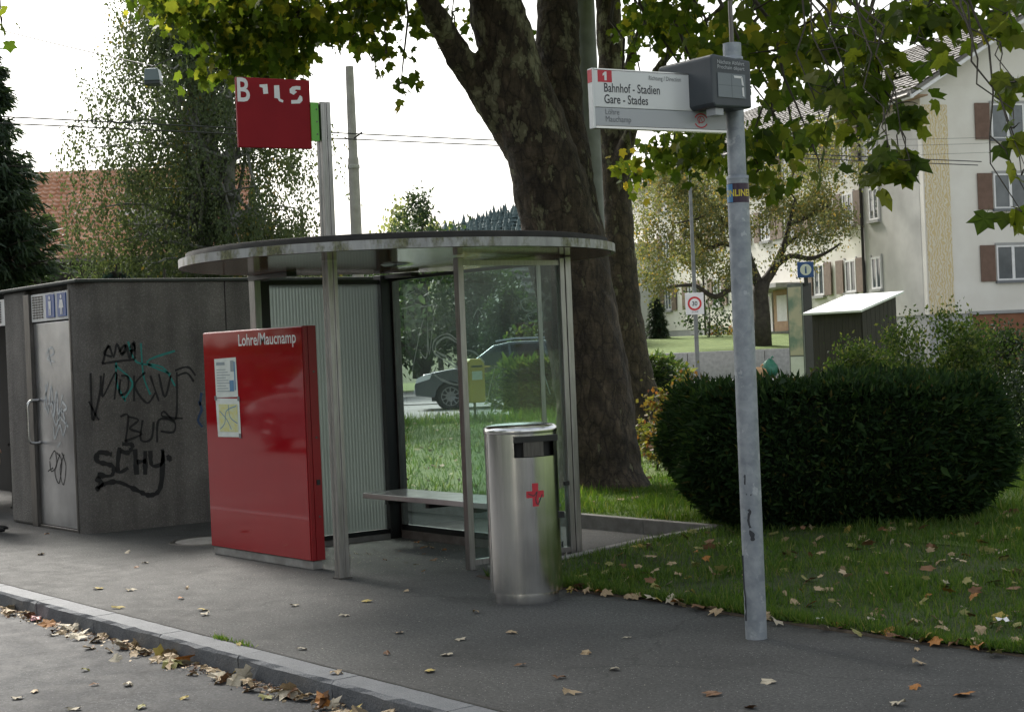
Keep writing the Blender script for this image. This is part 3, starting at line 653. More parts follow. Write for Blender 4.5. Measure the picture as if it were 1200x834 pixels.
# ================================================================== LITTER BIN
bx, by, br = -8.255, 6.255, .232
lb = thing('litter_bin', 'cylindrical brushed steel litter bin with red cross sticker at the shelter', 'litter bin', (bx, by, 0), R(0))
a_c = math.atan2(-by, -bx)             # heading towards the camera
a_s = a_c+R(26)                        # the slot looks to the right of it
def ring(m, r0, r1, z0, z1, a0, a1, n):
    m.lathe([(r1, z0), (r1, z1)], n=n, a0=a0, a1=a1); m.lathe([(r0, z1), (r0, z0)], n=n, a0=a0, a1=a1); m.lathe([(r1, z1), (r0, z1)], n=n, a0=a0, a1=a1); m.lathe([(r0, z0), (r1, z0)], n=n, a0=a0, a1=a1)
MB().lathe([(.16, 0), (.205, 0), (.207, .05), (.205, .075), (.16, .075)], n=36).build('foot', 'steel_brushed', lb, smooth=True, auto=40)
bd = MB(); hw = R(37); ztop = 1.072
ring(bd, br-.006, br, .072, .925, 0, 2*math.pi, 64)
ring(bd, br-.006, br, .925, ztop, a_s+hw, a_s+2*math.pi-hw, 48)
ring(bd, br-.006, br, 1.058, ztop, a_s-hw, a_s+hw, 16)
body = bd.build('shell', 'steel_brushed', lb, smooth=True, auto=40)
MB().lathe([(br+.003, 1.074), (br+.005, 1.086), (br+.003, 1.108), (br-.02, 1.122), (br-.07, 1.130), (0, 1.135)], n=64).build('lid', 'steel_brushed', lb, smooth=True)
MB().lathe([(0, .90), (br-.03, .90), (br-.03, 1.06), (0, 1.06)], n=32).build('liner', 'black_rubber', lb)
ash = Matrix.Rotation(a_s, 4, 'Z')
MB().box(br-.035, br-.010, -.09, .05, .93, 1.02, ash).build('ashtray', 'steel_dark', lb)
MB().box(br-.0295, br-.004, -.15, .15, 1.02, 1.058, ash).build('flap', 'black_frame', lb)
sm_ = MB()
MB().box(br-.001, br+.0012, -.0015, .0015, .08, 1.07, Matrix.Rotation(a_c-R(66), 4, 'Z')).build('door_seam', 'black_frame', lb)
MB().box(br+.001, br+.03, -.012, .012, .52, .56, Matrix.Rotation(a_c+R(88), 4, 'Z')).build('hinge', 'black_frame', lb)
cx_ = MB(); ac = a_c+R(20)
for (da, z0, z1) in ((R(5.0), .618, .762), (R(14.5), .672, .714)):
    cx_.lathe([(br+.0012, z0), (br+.0012, z1)], n=8, a0=ac-da, a1=ac+da)
cx_.build('cross_sticker', 'red_print', lb, smooth=True)
cx_ = MB(); cx_.ribbon(smoothpts([((br+.002)*math.cos(ac+t), (br+.002)*math.sin(ac+t), z) for t, z in ((-.2, .70), (-.05, .685), (.05, .71), (.0, .66), (.06, .63), (.2, .69))], 4), .006, (math.cos(ac), math.sin(ac), 0)); cx_.build('pen_mark', 'ink', lb)

# ================================================================== STOP POLE WITH DISPLAY
qx, qy = -6.20, 6.23
po = thing('bus_stop_pole', 'galvanised bus stop pole carrying the white route sign and departure display', 'sign pole', (qx, qy, 0))
MB().lathe([(.058, 0), (.058, 2.475), (.049, 2.485), (.049, 3.19), (.0, 3.195)], n=28).build('pole', 'galvanized', po, smooth=True, auto=40)
MB().lathe([(.06, 2.462), (.0605, 2.48), (.0, 2.492)], n=28).build('collar', 'galvanized', po, smooth=True)
MB().lathe([(.056, 3.10), (.056, 3.115), (.049, 3.12)], n=24).build('collar', 'galvanized', po, smooth=True)
MB().tube([(0, 0, 3.19), (0, 0, 3.42)], .012, 8).build('antenna', 'steel_dark', po)
st = MB().lathe([(.0592, 2.335), (.0592, 2.438)], n=16, a0=a_c-R(100), a1=a_c+R(78)).build('sticker', 'sticker_purple', po, smooth=True)
gl = MB().lathe([(.0596, 2.338), (.0596, 2.435)], n=6, a0=a_c-R(96), a1=a_c-R(36)).build('sticker_globe', 'sticker_blue', st, smooth=True)
tm = text_mb('ONLINER', .050, .82, .022); AW = max(p[0] for p in tm.v)
tm.v = [(.0600*math.cos(a_c-R(88)+p[0]/.060), .0600*math.sin(a_c-R(88)+p[0]/.060), 2.369+p[1]) for p in tm.v]; tm.build('sticker_lettering', 'sticker_yellow', st)
for s, wd in (([(0, .70), (.12, .685), (-.02, .64), (.1, .60)], .018), ([(-.3, .87), (-.2, .88), (-.25, .83)], .010), ([(-.05, .575), (.2, .57), (.25, .53)], .02), ([(-.9, .45), (-.85, .3), (-.7, .22), (-.75, .1)], .012), ([(-.2, .78), (.3, .775)], .008)):
    MB().ribbon(smoothpts([(.0588*math.cos(a_c-.35+t), .0588*math.sin(a_c-.35+t), z) for t, z in s], 4), wd, (math.cos(a_c), math.sin(a_c), 0), .8).build('marker_scrawl', 'ink', po)
# route sign board: heads from the pole towards the road
sg = thing('route_sign', 'white and grey route sign for line 1 fixed to the galvanised pole', 'sign', (qx, qy, 0), R(82.6))
x0, x1, xn = -.90, -.075, -.285
MB().prism([(x0, 2.815), (x1, 2.815), (x1, 2.82), (xn, 2.82), (xn, 3.005), (x0, 3.005)], -.02, .02, 'y').build('board', 'sign_white', sg, bevel=.003)
MB().box(x0, x1, -.02, .02, 2.72, 2.813).build('lower_board', 'sign_grey', sg, bevel=.003)
MB().box(x0, x1, -.022, .022, 2.708, 2.719).build('trim', 'handle_steel', sg)
MB().box(x0, xn, -.022, .022, 3.006, 3.012).build('trim', 'handle_steel', sg)
MB().box(x0-.012, x0-.001, -.021, .021, 2.708, 3.012).build('end_cap', 'sign_white', sg)
MB().box(x0-.0135, x0-.0125, -.02, .02, 2.94, 3.005).build('end_stripe', 'red_print', sg)
def fl(name, txt, size, xq, zq, m, sx=.84, bold=.004): return text_mb(txt, size, sx, bold).xf(face_m((xq, -.0212, zq), 0)).build(name, m, sg)
MB().box(x0+.022, x0+.108, -.0209, -.0202, 2.943, 3.004).build('line_plate', 'red_print', sg)
MB().add([(x0+a, -.0216, z) for a, z in ((.062, 2.952), (.076, 2.952), (.076, 2.997), (.066, 2.997), (.052, 2.985), (.052, 2.974), (.062, 2.980))], [tuple(range(7))]).build('line_number', 'white_vinyl', sg)
fl('lettering', 'Bahnhof - Stadien', .065, x0+.055, 2.894, 'ink', .76, .010); fl('lettering', 'Gare - Stades', .065, x0+.055, 2.836, 'ink', .76, .010)
fl('lettering', 'Löhre', .043, x0+.058, 2.779, 'ink_soft', .85, .0); fl('lettering', 'Mauchamp', .043, x0+.058, 2.742, 'ink_soft', .85, .0)
fl('lettering', 'Richtung / Direction', .032, x0+.335, 2.966, 'ink_soft', .78, .004)
eb = MB()
for k in range(2): eb.ribbon(smoothpts([(x0+.66+.042*math.cos(a), -.0212, 2.766+.036*math.sin(a)) for a in [k*math.pi+R(25)+R(130)*j/8 for j in range(9)]], 2), .007, (0, -1, 0))
eb.ribbon(smoothpts([(x0+.66+.022*math.cos(a), -.0212, 2.772+.017*math.sin(a)) for a in [R(40*j) for j in range(10)]], 2), .005, (0, -1, 0)); eb.ribbon([(x0+.645, -.0212, 2.75), (x0+.655, -.0212, 2.785), (x0+.67, -.0212, 2.755)], .006, (0, -1, 0)); eb.build('emblem', 'red_print', sg)
# departure display box
db = thing('departure_display', 'anthracite departure display box showing 7 minutes on the pole', 'display', (qx, qy, 0), R(90))
# local x runs away from the road, -y faces the right of the picture
MB().prism([(-.025, 2.82), (-.025, 3.07), (-.295, 3.088), (-.31, 3.075), (-.31, 2.835), (-.295, 2.815)], -.155, .255, 'y').build('housing', 'anthracite', db, bevel=.012)
fy = -.1563
MB().box(-.272, -.072, fy-.003, fy, 2.866, 2.992).build('screen', 'lcd', db)
MB().box(-.174, -.171, fy-.0036, fy-.0031, 2.869, 2.989).box(-.269, -.075, fy-.0036, fy-.0031, 2.928, 2.9305).build('screen_seam', 'lcd_seam', db)
d7 = MB()
for p in ([(-.158, 2.983), (-.096, 2.983), (-.104, 2.971), (-.153, 2.971)], [(-.094, 2.981), (-.086, 2.932), (-.100, 2.936), (-.103, 2.970)], [(-.087, 2.926), (-.084, 2.874), (-.097, 2.879), (-.099, 2.922)]): d7.add([(a, fy-.0042, z) for a, z in p], [(0, 1, 2, 3)])
d7.build('digit_seven', 'white_vinyl', db)
for t, z in (('Nächste Abfahrt', 3.040), ('Prochain départ', 3.014)):
    tm = text_mb(t, .028, .78, .006); ww = max(q[0] for q in tm.v); tm.v = [(q[0]*.198/ww, q[1], 0) for q in tm.v]; tm.xf(face_m((-.271, fy-.001, z), 0)).build('lettering', 'sign_grey', db)
MB().box(-.27, -.21, -.13, -.06, 2.775, 2.815).build('sensor', 'sign_grey', db, bevel=.004)

# ================================================================== FOLIAGE TOOLS
def rotframes(n, tipdown=.0, updir=None, spread=1.0):
    # tip direction t and normal nn for n leaves
    t = rng.normal(size=(n, 3)); t[:, 2] -= tipdown*2.0
    if updir is not None: t = t*spread+updir
    t /= np.linalg.norm(t, axis=1)[:, None]
    a = rng.normal(size=(n, 3)); a[:, 2] += .9
    s = np.cross(t, a); s /= np.linalg.norm(s, axis=1)[:, None]+1e-9
    nn = np.cross(s, t); return s, t, nn
def scatter(name, pts, size, tpl, m, parent=None, tipdown=.3, updir=None, spread=1.0, kind=None, frames=None, rv=None, origin=None):
    tv, tf = tpl; pts = np.asarray(pts, float); n = len(pts); size = np.broadcast_to(np.asarray(size, float), (n,))
    s, t, nn = frames if frames is not None else rotframes(n, tipdown, updir, spread)
    tv = np.asarray(tv, float); K = len(tv)
    V = pts[:, None, :]+size[:, None, None]*(tv[None, :, 0, None]*s[:, None, :]+tv[None, :, 1, None]*t[:, None, :]+tv[None, :, 2, None]*nn[:, None, :])
    if origin is not None: V = V-np.asarray(origin)[None, None, :]
    tf = np.asarray(tf, int); T = len(tf)
    idx = (np.arange(n)[:, None, None]*K+tf[None]).reshape(-1)
    me = bpy.data.meshes.new(name); me.vertices.add(n*K); me.vertices.foreach_set('co', V.reshape(-1))
    me.loops.add(n*T*3); me.loops.foreach_set('vertex_index', idx)
    me.polygons.add(n*T); me.polygons.foreach_set('loop_start', np.arange(0, n*T*3, 3)); 
    at_ = me.attributes.new('rnd', 'FLOAT', 'FACE'); rv = rng.rand(n) if rv is None else rv
    at_.data.foreach_set('value', np.repeat(rv, T).astype(np.float32))
    me.update(calc_edges=True); me.validate()
    me.materials.append(M_[m]); o = bpy.data.objects.new(name, me); col.objects.link(o)
    if parent is not None: o.parent = parent
    if kind: o['kind'] = kind
    return o
_h = [(0, 0, 0), (.18, -.08, .03), (.50, .08, -.03), (.37, .25, .04), (.56, .60, -.07), (.29, .62, .03), (0, .98, -.10)]
PLANE = (_h+[(-a, b, c) for a, b, c in _h[1:6]][::-1]+[(0, .34, 0)], None)
PLANE = (PLANE[0], [(12, i, (i+1) % 12) for i in range(12)])
OVAL = ([(0, 0, 0), (.32, .4, .06), (0, 1, -.05), (-.32, .4, .06)], [(0, 1, 2), (0, 2, 3)])
NEEDLE = ([(-.10, 0, 0), (.10, 0, 0), (0, 1, -.06)], [(0, 1, 2)])
SPRIG = ([(0, 0, 0), (.17, .35, .04), (0, 1, -.08), (-.17, .35, .04)], [(0, 1, 2), (0, 2, 3)])
def ellipsoid(n, c, r, shell=.5, flat=None):
    d = rng.normal(size=(n, 3)); d /= np.linalg.norm(d, axis=1)[:, None]
    q = rng.rand(n)**(1/3); q = q*(1-shell)+shell*(.75+.25*rng.rand(n))
    return np.asarray(c)+d*q[:, None]*np.asarray(r)
def clumped(n, c, r, k, sg, shell=.5):
    cc = ellipsoid(k, c, r, shell); i = rng.randint(0, k, n)
    return cc[i]+rng.normal(size=(n, 3))*sg
def limb(p0, p1, sag=.0, n=6, wob=.06):
    p0, p1 = Vector(p0), Vector(p1); L = (p1-p0).length; out = []
    for i in range(n+1):
        t = i/n; q = p0.lerp(p1, t)+Vector((rnd.uniform(-1, 1), rnd.uniform(-1, 1), rnd.uniform(-1, 1)))*wob*L*(0 if i in (0, n) else 1)
        q.z += sag*math.sin(math.pi*t)*L; out.append(q)
    return out

# ================================================================== FAR BACKGROUND
# wooded hill
hl = MB(); n = 60
hp = cw(-60, 520)
for j in range(9):
    for i in range(n+1):
        X = -420+i*14; D = 300+j*45; base = 49*math.exp(-((X-60)/200)**2)+6*math.sin(X*.02)
        hl.v.append(cw(X, D, -2+base*min(1, j/5)))
for j in range(8):
    for i in range(n): a = j*(n+1)+i; hl.f.append((a, a+1, a+n+2, a+n+1))
tag(hl.build('hill', 'far_wood_leaf' if 0 else 'grass_ground', smooth=True), kind='structure')
fw = MB()
for k in range(2600):
    X = rnd.uniform(-110, 110); j = rnd.uniform(3.0, 7.5); D = 300+j*45
    z = -2+(49*math.exp(-((X-60)/200)**2)+6*math.sin(X*.02))*min(1, j/5); h = rnd.uniform(4, 7.5); p = cw(X, D, z); r0 = h*rnd.uniform(.26, .42)
    for q in range(6):
        zb = p[2]+h*(.05+.15*q); rr = r0*(1-q/6.6); o = len(fw.v)
        fw.v += [(p[0]+rr*rnd.uniform(.6, 1.2)*math.cos(a), p[1]+rr*rnd.uniform(.6, 1.2)*math.sin(a), zb-rnd.uniform(0, .6)) for a in [6.283*i_/7+q for i_ in range(7)]]+[(p[0], p[1], zb+h*.24)]
        fw.f += [(o+i_, o+(i_+1) % 7, o+7) for i_ in range(7)]
mat('hazed_conifer', (.075, .11, .115), (.115, .155, .155), .05, .95)  # distance haze is put into this base colour as a paler blue
tag(fw.build('far_wood', 'hazed_conifer'), 'conifer wood on the distant hill, coloured pale blue for haze', 'wood', kind='stuff')
# generic leafy tree
def leafy_tree(name, label, base, h, blobs, leafn, lsize, m, trunk_r, tpl=OVAL, tipdown=.4, sg=.35, shell=.55, k=40, group=None, bark='bark_dark', limbs=10):
    t = thing(name, label, 'tree', base, group=group); B = Vector(base)
    tb = MB(); top = Vector((0, 0, h*.8)); path = limb((0, 0, -.1), top, 0, 6, .02)
    tb.tube(path, [trunk_r*(1.25 if i == 0 else 1-i*.14) for i in range(7)], 9)
    for c, r, wgt in blobs:
        for q in range(max(2, int(limbs*wgt))):
            e = ellipsoid(1, c, np.asarray(r)*.8)[0]; s = path[1+rnd.randrange(4)]
            tb.tube(limb(s, e, .06, 5, .05), [trunk_r*.35*(1-.16*i) for i in range(6)], 6)
    tb.build('trunk', bark, t, smooth=True)
    tot = sum(b[2] for b in blobs)
    P = np.concatenate([clumped(int(leafn*wgt/tot), c, r, max(6, int(k*wgt)), sg, shell) for c, r, wgt in blobs])
    scatter('crown', P, lsize*(.7+.6*rng.rand(len(P))), tpl, m, t, tipdown, kind='stuff'); return t
def tr_at(px, D, z=.12): p = at(px, 400, D); return (p[0], p[1], z)
# trees and houses behind the shelter
leafy_tree('willow_tree', 'pale yellow-green weeping tree above the shelter roof in the distance', tr_at(487, 105), 11.5, [((0, 0, 8.6), (2.4, 2.4, 2.6), 1.0), ((-1.6, .5, 7.2), (1.6, 1.6, 2.0), .5)], 2600, .32, 'willow_leaf', .25, tipdown=1.2, k=26, sg=.4)
leafy_tree('pine_tree', 'ragged dark pine beside the pale weeping tree above shelter roof', tr_at(497, 92), 10.5, [((0, 0, 8.2), (1.5, 1.5, 1.6), 1.0), ((1.1, 0, 6.8), (1.9, 1.5, 1.5), .8), ((0, 0, 9.9), (.5, .5, .9), .3)], 2200, .34, 'tree_dark_leaf', .2, tpl=SPRIG, tipdown=-.2, k=24, sg=.3)
leafy_tree('pine_tree', 'small sparse dark pine top rising right of the ragged pine', tr_at(516, 90), 8.4, [((0, 0, 7.2), (.8, .8, 1.4), 1.0), ((.5, .5, 6.2), (1.7, 1.2, .8), .8)], 900, .32, 'tree_dark_leaf', .16, tpl=SPRIG, tipdown=-.3, k=14, sg=.22)
leafy_tree('background_tree', 'broad dark green tree seen through the left half of the rear glass', tr_at(500, 62), 6.5, [((0, 0, 3.6), (4.0, 3.0, 2.6), 1.0), ((-4.2, 0, 3.0), (3.2, 2.5, 2.4), .8)], 9000, .24, 'tree_dark_leaf', .25, k=60)
leafy_tree('background_tree', 'rounded clipped dark bush by the grey-roofed house behind the glass', tr_at(598, 56), 3.4, [((0, 0, 2.2), (1.1, 1.0, 1.5), 1.0)], 5000, .14, 'tree_dark_leaf', .12, k=60, sg=.16)
leafy_tree('background_tree', 'mid green bushy tree between dark tree and grey-roofed house', tr_at(560, 60), 5.0, [((0, 0, 3.0), (1.9, 1.5, 2.1), 1.0)], 4200, .2, 'tree_dark_leaf', .15, k=40)
leafy_tree('garden_shrub', 'light green shrub below the windows of the grey-roofed house', tr_at(625, 53), 2.2, [((0, 0, 1.5), (.75, .7, .9), 1.0)], 1800, .16, 'shrub_leaf', .06, k=24, sg=.14)
leafy_tree('background_tree', 'leafy green tree behind the ribbed glass side of the shelter', tr_at(360, 55), 8, [((0, 0, 2.6), (4.5, 3, 2.2), 1.0)], 6000, .26, 'tree_dark_leaf', .3, k=50)
# grey-roofed house behind the glass
hp = at(640, 400, 70)
hs_ = thing('bungalow', 'low house with grey roof seen through the shelter glass', 'house', (hp[0], hp[1], .1), CAMZ+R(6))
MB().box(-2.6, 2.6, 0, 8, 0, 3.75).build('wall', 'plaster_grey', hs_)
rf = MB().prism([(-.7, 3.62), (8.7, 3.62), (8.7, 3.8), (4, 6.9), (-.7, 3.8)], -3.1, 3.0, 'x').build('roof', 'tile_brown', hs_)
for k in range(9): MB().box(-3.11, 3.01, -.72+k*.52, -.66+k*.52, 3.80+k*.345, 3.90+k*.345).build('tile_course', 'tile_brown', rf)
for k in (-.1, 1.6):
    f = MB().box(k, k+1.3, -.05, 0, 1.6, 2.9).build('window', 'white_paint', hs_); MB().box(k+.1, k+1.2, -.07, -.051, 1.7, 2.8).build('pane', 'window_glass', f)
MB().tube([(-1.2, -.3, 3.6), (-1.2, -.06, 3.3), (-1.2, -.06, .2)], .05, 6).build('downpipe', 'steel_dark', hs_)
# ---- left house with tiled roof
hp = at(60, 400, 60)
th = thing('tiled_house', 'house with pinkish terracotta tile roof between spruce and birch', 'house', (hp[0], hp[1], .1), CAMZ+R(4))
ez, rz_, dp = 5.55, 9.25, 5.0
MB().box(-5, 6.2, .9, 10, 0, ez+.3).build('wall', 'timber_dark', th)
rf = MB().prism([(0, ez-.12), (0, ez), (dp, rz_), (2*dp, ez), (2*dp, ez-.12), (dp, rz_-.12)], -5.5, 7.2, 'x').build('roof', 'tile_brown', th)
tl = MB(); sl_ = math.hypot(dp, rz_-ez); nrow = 20; ncol = 46; pw = 12.7/ncol
ux = Vector((1, 0, 0)); us = Vector((0, dp, rz_-ez)).normalized(); un = Vector((0, -(rz_-ez), dp)).normalized()
prof = [(0, .03), (.2, .005), (.45, .0), (.62, .03), (.8, .062), (1, .03)]
for r in range(nrow):
    for c in range(ncol):
        jz = rnd.uniform(-.006, .006); s0 = sl_*r/nrow-.05; s1 = sl_*(r+1)/nrow+.01
        o = len(tl.v); x0 = -5.5+c*pw
        for sq, lift in ((s0, .125), (s0+.001, .03), (s1, .035)):
            for t, hgt in prof: tl.v.append(tuple(Vector((0, 0, ez))+ux*(x0+t*pw)+us*sq+un*(hgt+lift+jz)))
        for a in range(2):
            for k in range(5): i = o+a*6+k; tl.f.append((i, i+1, i+7, i+6))
tag(tl.build('roof_tiles', 'tile_terracotta', rf), kind='stuff')
MB().tube([(-5.6, dp, rz_+.07), (7.3, dp, rz_+.07)], .12, 8).build('ridge_tiles', 'tile_terracotta', rf)
MB().tube([(2.6, 2.6, 7.4), (2.6, 2.6, 8.35)], .11, 8).build('vent_pipe', 'steel_dark', rf)
MB().box(2.3, 2.95, 2.3, 2.7, 7.2, 7.5).build('flashing', 'white_paint', rf)
dm = MB().box(3.1, 5.4, .7, 3.4, 5.8, 6.9).build('dormer', 'timber_dark', th)
MB().prism([(2.7, 6.75), (5.8, 6.75), (4.25, 8.1)], .3, 3.9, 'y').build('dormer_roof', 'tile_brown', dm)
MB().box(3.6, 4.9, .66, .70, 6.0, 6.7).build('pane', 'window_glass', dm)
MB().tube([(-5.5, -.1, ez-.08), (7.2, -.1, ez-.08)], .08, 8).build('gutter', 'steel_dark', rf)
# ---- spruce on the left
def conifer(name, label, base, h, rad, m, n_wh, per, spn, spl, group=None):
    t = thing(name, label, 'tree', base, group=group); tb = MB().tube([(0, 0, -.1), (.05, 0, h*.5), (0, 0, h)], [.22, .12, .02], 8)
    P = []; U = []
    for i in range(n_wh):
        z = h*(.06+.93*i/n_wh); L0 = rad*(1-(z/h))**.82+.12
        for k in range(per):
            a = rnd.uniform(0, 6.283); L = L0*rnd.uniform(.65, 1.12); dr = rnd.uniform(.12, .3)
            q = [Vector((math.cos(a)*L*s, math.sin(a)*L*s, z+rnd.uniform(-.1, .1)-dr*L*s*1.2+.28*L*s*s)) for s in (0, .3, .6, 1)]
            tb.tube(q, [.03, .022, .014, .006], 5, False)
            for s in range(spn):
                s_ = rnd.random()**.7; j = min(2, int(s_*3)); b_ = q[j].lerp(q[j+1], s_*3-j)
                w_ = L*.26*(1-.6*s_); off = rnd.uniform(-1, 1)*w_
                P.append((b_.x-math.sin(a)*off, b_.y+math.cos(a)*off, b_.z-abs(off)*.35-rnd.random()*.14)); U.append((math.cos(a)*1.0-math.sin(a)*off*2, math.sin(a)*1.0+math.cos(a)*off*2, -.7))
    tb.build('trunk', 'bark_dark', t)
    P = np.array(P); U = np.array(U)
    fr = rotframes(len(P), 0, U, .45)
    scatter('crown', P, spl*(.6+.8*rng.rand(len(P))), ([(-.09, 0, 0), (.09, 0, 0), (.07, .6, -.02), (0, 1, -.06), (-.07, .6, -.02)], [(0, 1, 2), (0, 2, 4), (4, 2, 3)]), m, t, frames=fr, kind='stuff'); return t
conifer('spruce_tree', 'tall dark spruce at the left edge of the picture', tr_at(-8, 31), 7.9, 2.25, 'spruce_needle', 38, 14, 84, .20)
conifer('spruce_tree', 'small blue-green spruce below the tiled house behind the kiosk roof', tr_at(140, 36), 3.75, 1.3, 'blue_needle', 16, 9, 40, .22)
conifer('spruce_tree', 'low blue-green spruce under the birch behind the kiosk roof', tr_at(196, 34), 3.5, 1.4, 'blue_needle', 14, 9, 40, .22)
# ---- weeping birch
bp = tr_at(243, 38)
bt = thing('birch_tree', 'large weeping birch with yellowing leaves behind the kiosk', 'tree', bp)
tb = MB(); trunk = [Vector((0, 0, -.1)), Vector((.05, 0, 3)), Vector((-.05, .1, 6)), Vector((-.3, .1, 9)), Vector((-.5, 0, 12))]
tb.tube(trunk, [.26, .21, .17, .12, .06], 10)
t2 = [Vector((.1, .2, 1.5)), Vector((.7, .3, 4)), Vector((1.05, .3, 7)), Vector((1.2, .2, 10))]; tb.tube(t2, [.2, .15, .11, .05], 9)
P = []; U = []
env = [(1.8, 2.6), (3.5, 2.7), (5.5, 2.75), (7.0, 2.6), (8.5, 2.3), (10, 1.9), (12, 1.2), (13.2, .4)]
for k in range(150):
    z = rnd.uniform(2.0, 13); rr = 1.12*np.interp(z, [e[0] for e in env], [e[1] for e in env]); a = rnd.uniform(0, 6.283); r_ = rr*math.sqrt(rnd.random())*rnd.uniform(.8, 1.15)
    e = Vector((.25+r_*math.cos(a), r_*math.sin(a), z))
    tk = trunk if rnd.random() < .65 else t2
    j = 1+rnd.randrange(len(tk)-2); s = tk[j].lerp(tk[j+1], rnd.random()); s.z = min(s.z, z-.2) if z > 3 else s.z
    bl = limb(s, e, .10, 5, .04); tb.tube(bl, [.05, .042, .034, .024, .016, .008], 5, False)
    for st_ in range(rnd.randint(11, 22)):
        e2 = bl[rnd.choice([3, 4, 5, 5])]+Vector((rnd.gauss(0, .26), rnd.gauss(0, .26), rnd.gauss(0, .2))); Ls = rnd.uniform(.5, 1.9); nl = int(Ls*32)
        dx, dy = rnd.gauss(0, .10), rnd.gauss(0, .10)
        for q in range(nl):
            f_ = q/nl; P.append((e2.x+dx*f_*Ls+rnd.gauss(0, .08), e2.y+dy*f_*Ls+rnd.gauss(0, .08), max(.6, e2.z-f_*Ls)))
tb.build('trunk', 'bark_birch', bt, smooth=True)
P = np.array(P); cl = (np.sin(P[:, 0]*2.1+P[:, 2]*.9)+np.sin(P[:, 1]*2.7-P[:, 2]*1.3))*.13
scatter('crown', P, .088*(.7+.6*rng.rand(len(P))), OVAL, 'birch_leaf', bt, 1.0, kind='stuff', rv=np.clip(rng.rand(len(P))*.8+.05+cl, 0, 1))

# ---- wires, concrete mast, hanging lantern
def wire(label, a, b, sag, r=.012, name='overhead_wire', group='trolley wires over the side road'):
    a, b = Vector(a), Vector(b); pts = []
    for i in range(13):
        t = i/12; q = a.lerp(b, t); q.z -= sag*4*t*(1-t); pts.append(q)
    o = MB().tube(pts, r, 5).build(name, 'wire'); return tag(o, label, 'wire', group)
for k, (ya, yb) in enumerate(((131, 163), (139, 169))):
    a = Vector(at(-60, ya, 27.5+k*.8)); b = Vector(at(600, yb, 33.5+k*.8)); d = (b-a).normalized()
    wire(('upper' if k == 0 else 'lower')+' black trolley wire crossing the sky behind birch and mast', a-d*12, b+d*14, .05, .013)
    for i in range(5):
        pass
wire('thin slack cable holding the hanging lantern in front of the birch', at(180, 78, 27), at(345, 8, 30), .0, .010, group='lantern cables')
wire('thin cable from lantern up to the left beyond the picture', at(180, 78, 27), at(-260, -40, 34), .1, .010, group='lantern cables')
lp_ = at(180, 96, 27)
ln = thing('hanging_lantern', 'grey box street lantern hanging on cables in front of the birch', 'lamp', lp_, CAMZ)
MB().prism([(-.135, 0), (.135, 0), (.105, .2), (-.105, .2)], -.13, .13, 'y').build('housing', 'lantern_grey', ln, bevel=.01)
MB().box(-.13, .13, -.12, .12, -.06, -.001).build('lens', 'anthracite', ln, bevel=.01)
MB().tube([(-.05, 0, .2), (0, 0, .26), (.05, 0, .2)], .008, 5).build('hook', 'steel_dark', ln)
b0 = at(423, 400, 35)
cm = thing('concrete_mast', 'slim pale concrete mast rising behind the shelter roof', 'mast', (b0[0], b0[1], .1))
MB().lathe([(.13, 0), (.118, 5.75), (.10, 5.8), (.088, 7.75), (.0, 7.76)], n=16).build('shaft', 'concrete_mast', cm, smooth=True, auto=40)
MB().lathe([(.135, 5.55), (.135, 5.62), (.12, 5.63)], n=16).build('collar', 'concrete_pale', cm)
m = MB().tube([(-.1, 0, 6.2), (-.5, .1, 6.3)], .02, 5).tube([(.1, 0, 6.2), (.55, -.1, 6.25)], .02, 5); m.build('wire_bracket', 'steel_dark', cm)
b0 = at(700, 400, 23)
gm = thing('steel_mast', 'thick grey steel mast standing between the two plane tree trunks', 'mast', (b0[0], b0[1], .1))
MB().lathe([(.19, 0), (.175, 3), (.15, 9), (0, 9.02)], n=24).build('shaft', 'mast_grey', gm, smooth=True, auto=40)
MB().lathe([(.24, 0), (.24, .25), (.19, .3)], n=24).build('base', 'concrete_light', gm)

# ---- car on the side road (built along local x, nose at -x)
c0 = at(593, 481, 42.5)
car = thing('passing_car', 'dark blue-black sport utility car driving past behind the shelter glass', 'car', (c0[0], c0[1], .14), CAMZ+R(0))
lower = [(-2.30, .38), (-2.32, .62), (-2.26, .80), (-2.05, .92), (-1.55, 1.01), (-.95, 1.08), (0, 1.09), (1.4, 1.12), (2.2, 1.13), (2.30, 1.0), (2.33, .6), (2.25, .34), (1.92, .30)]
arcs = lambda cx: [(cx+.40*math.cos(R(180*i/8)), .33+.40*math.sin(R(180*i/8))) for i in range(9)]
poly = lower+arcs(1.42)+[(1.0, .26), (-.95, .26)]+arcs(-1.40)+[(-1.82, .32)]
MB().prism(poly, -.90, .90, 'y').build('body', 'car_paint', car, bevel=.05)
cab = [(-1.0, 1.075), (-.25, 1.60), (.2, 1.68), (1.2, 1.68), (1.9, 1.58), (2.25, 1.12)]
m = MB(); n = len(cab); 
for sy in (-1, 1):
    for a, z in cab: m.v.append((a, sy*(.86-.22*(z-1.07)/.6), z))
m.f = [tuple(range(n)), tuple(range(n, 2*n))[::-1]]+[(i, n+i, n+(i+1) % n, (i+1) % n) for i in range(n)]
cb = m.build('cabin', 'car_paint', car, bevel=.03)
def cabz(y_, pl, nm, mt):
    m = MB(); m.add([(a, y_*(.872-.22*(z-1.07)/.6), z) for a, z in pl], [tuple(range(len(pl)))]); return m.build(nm, mt, car)
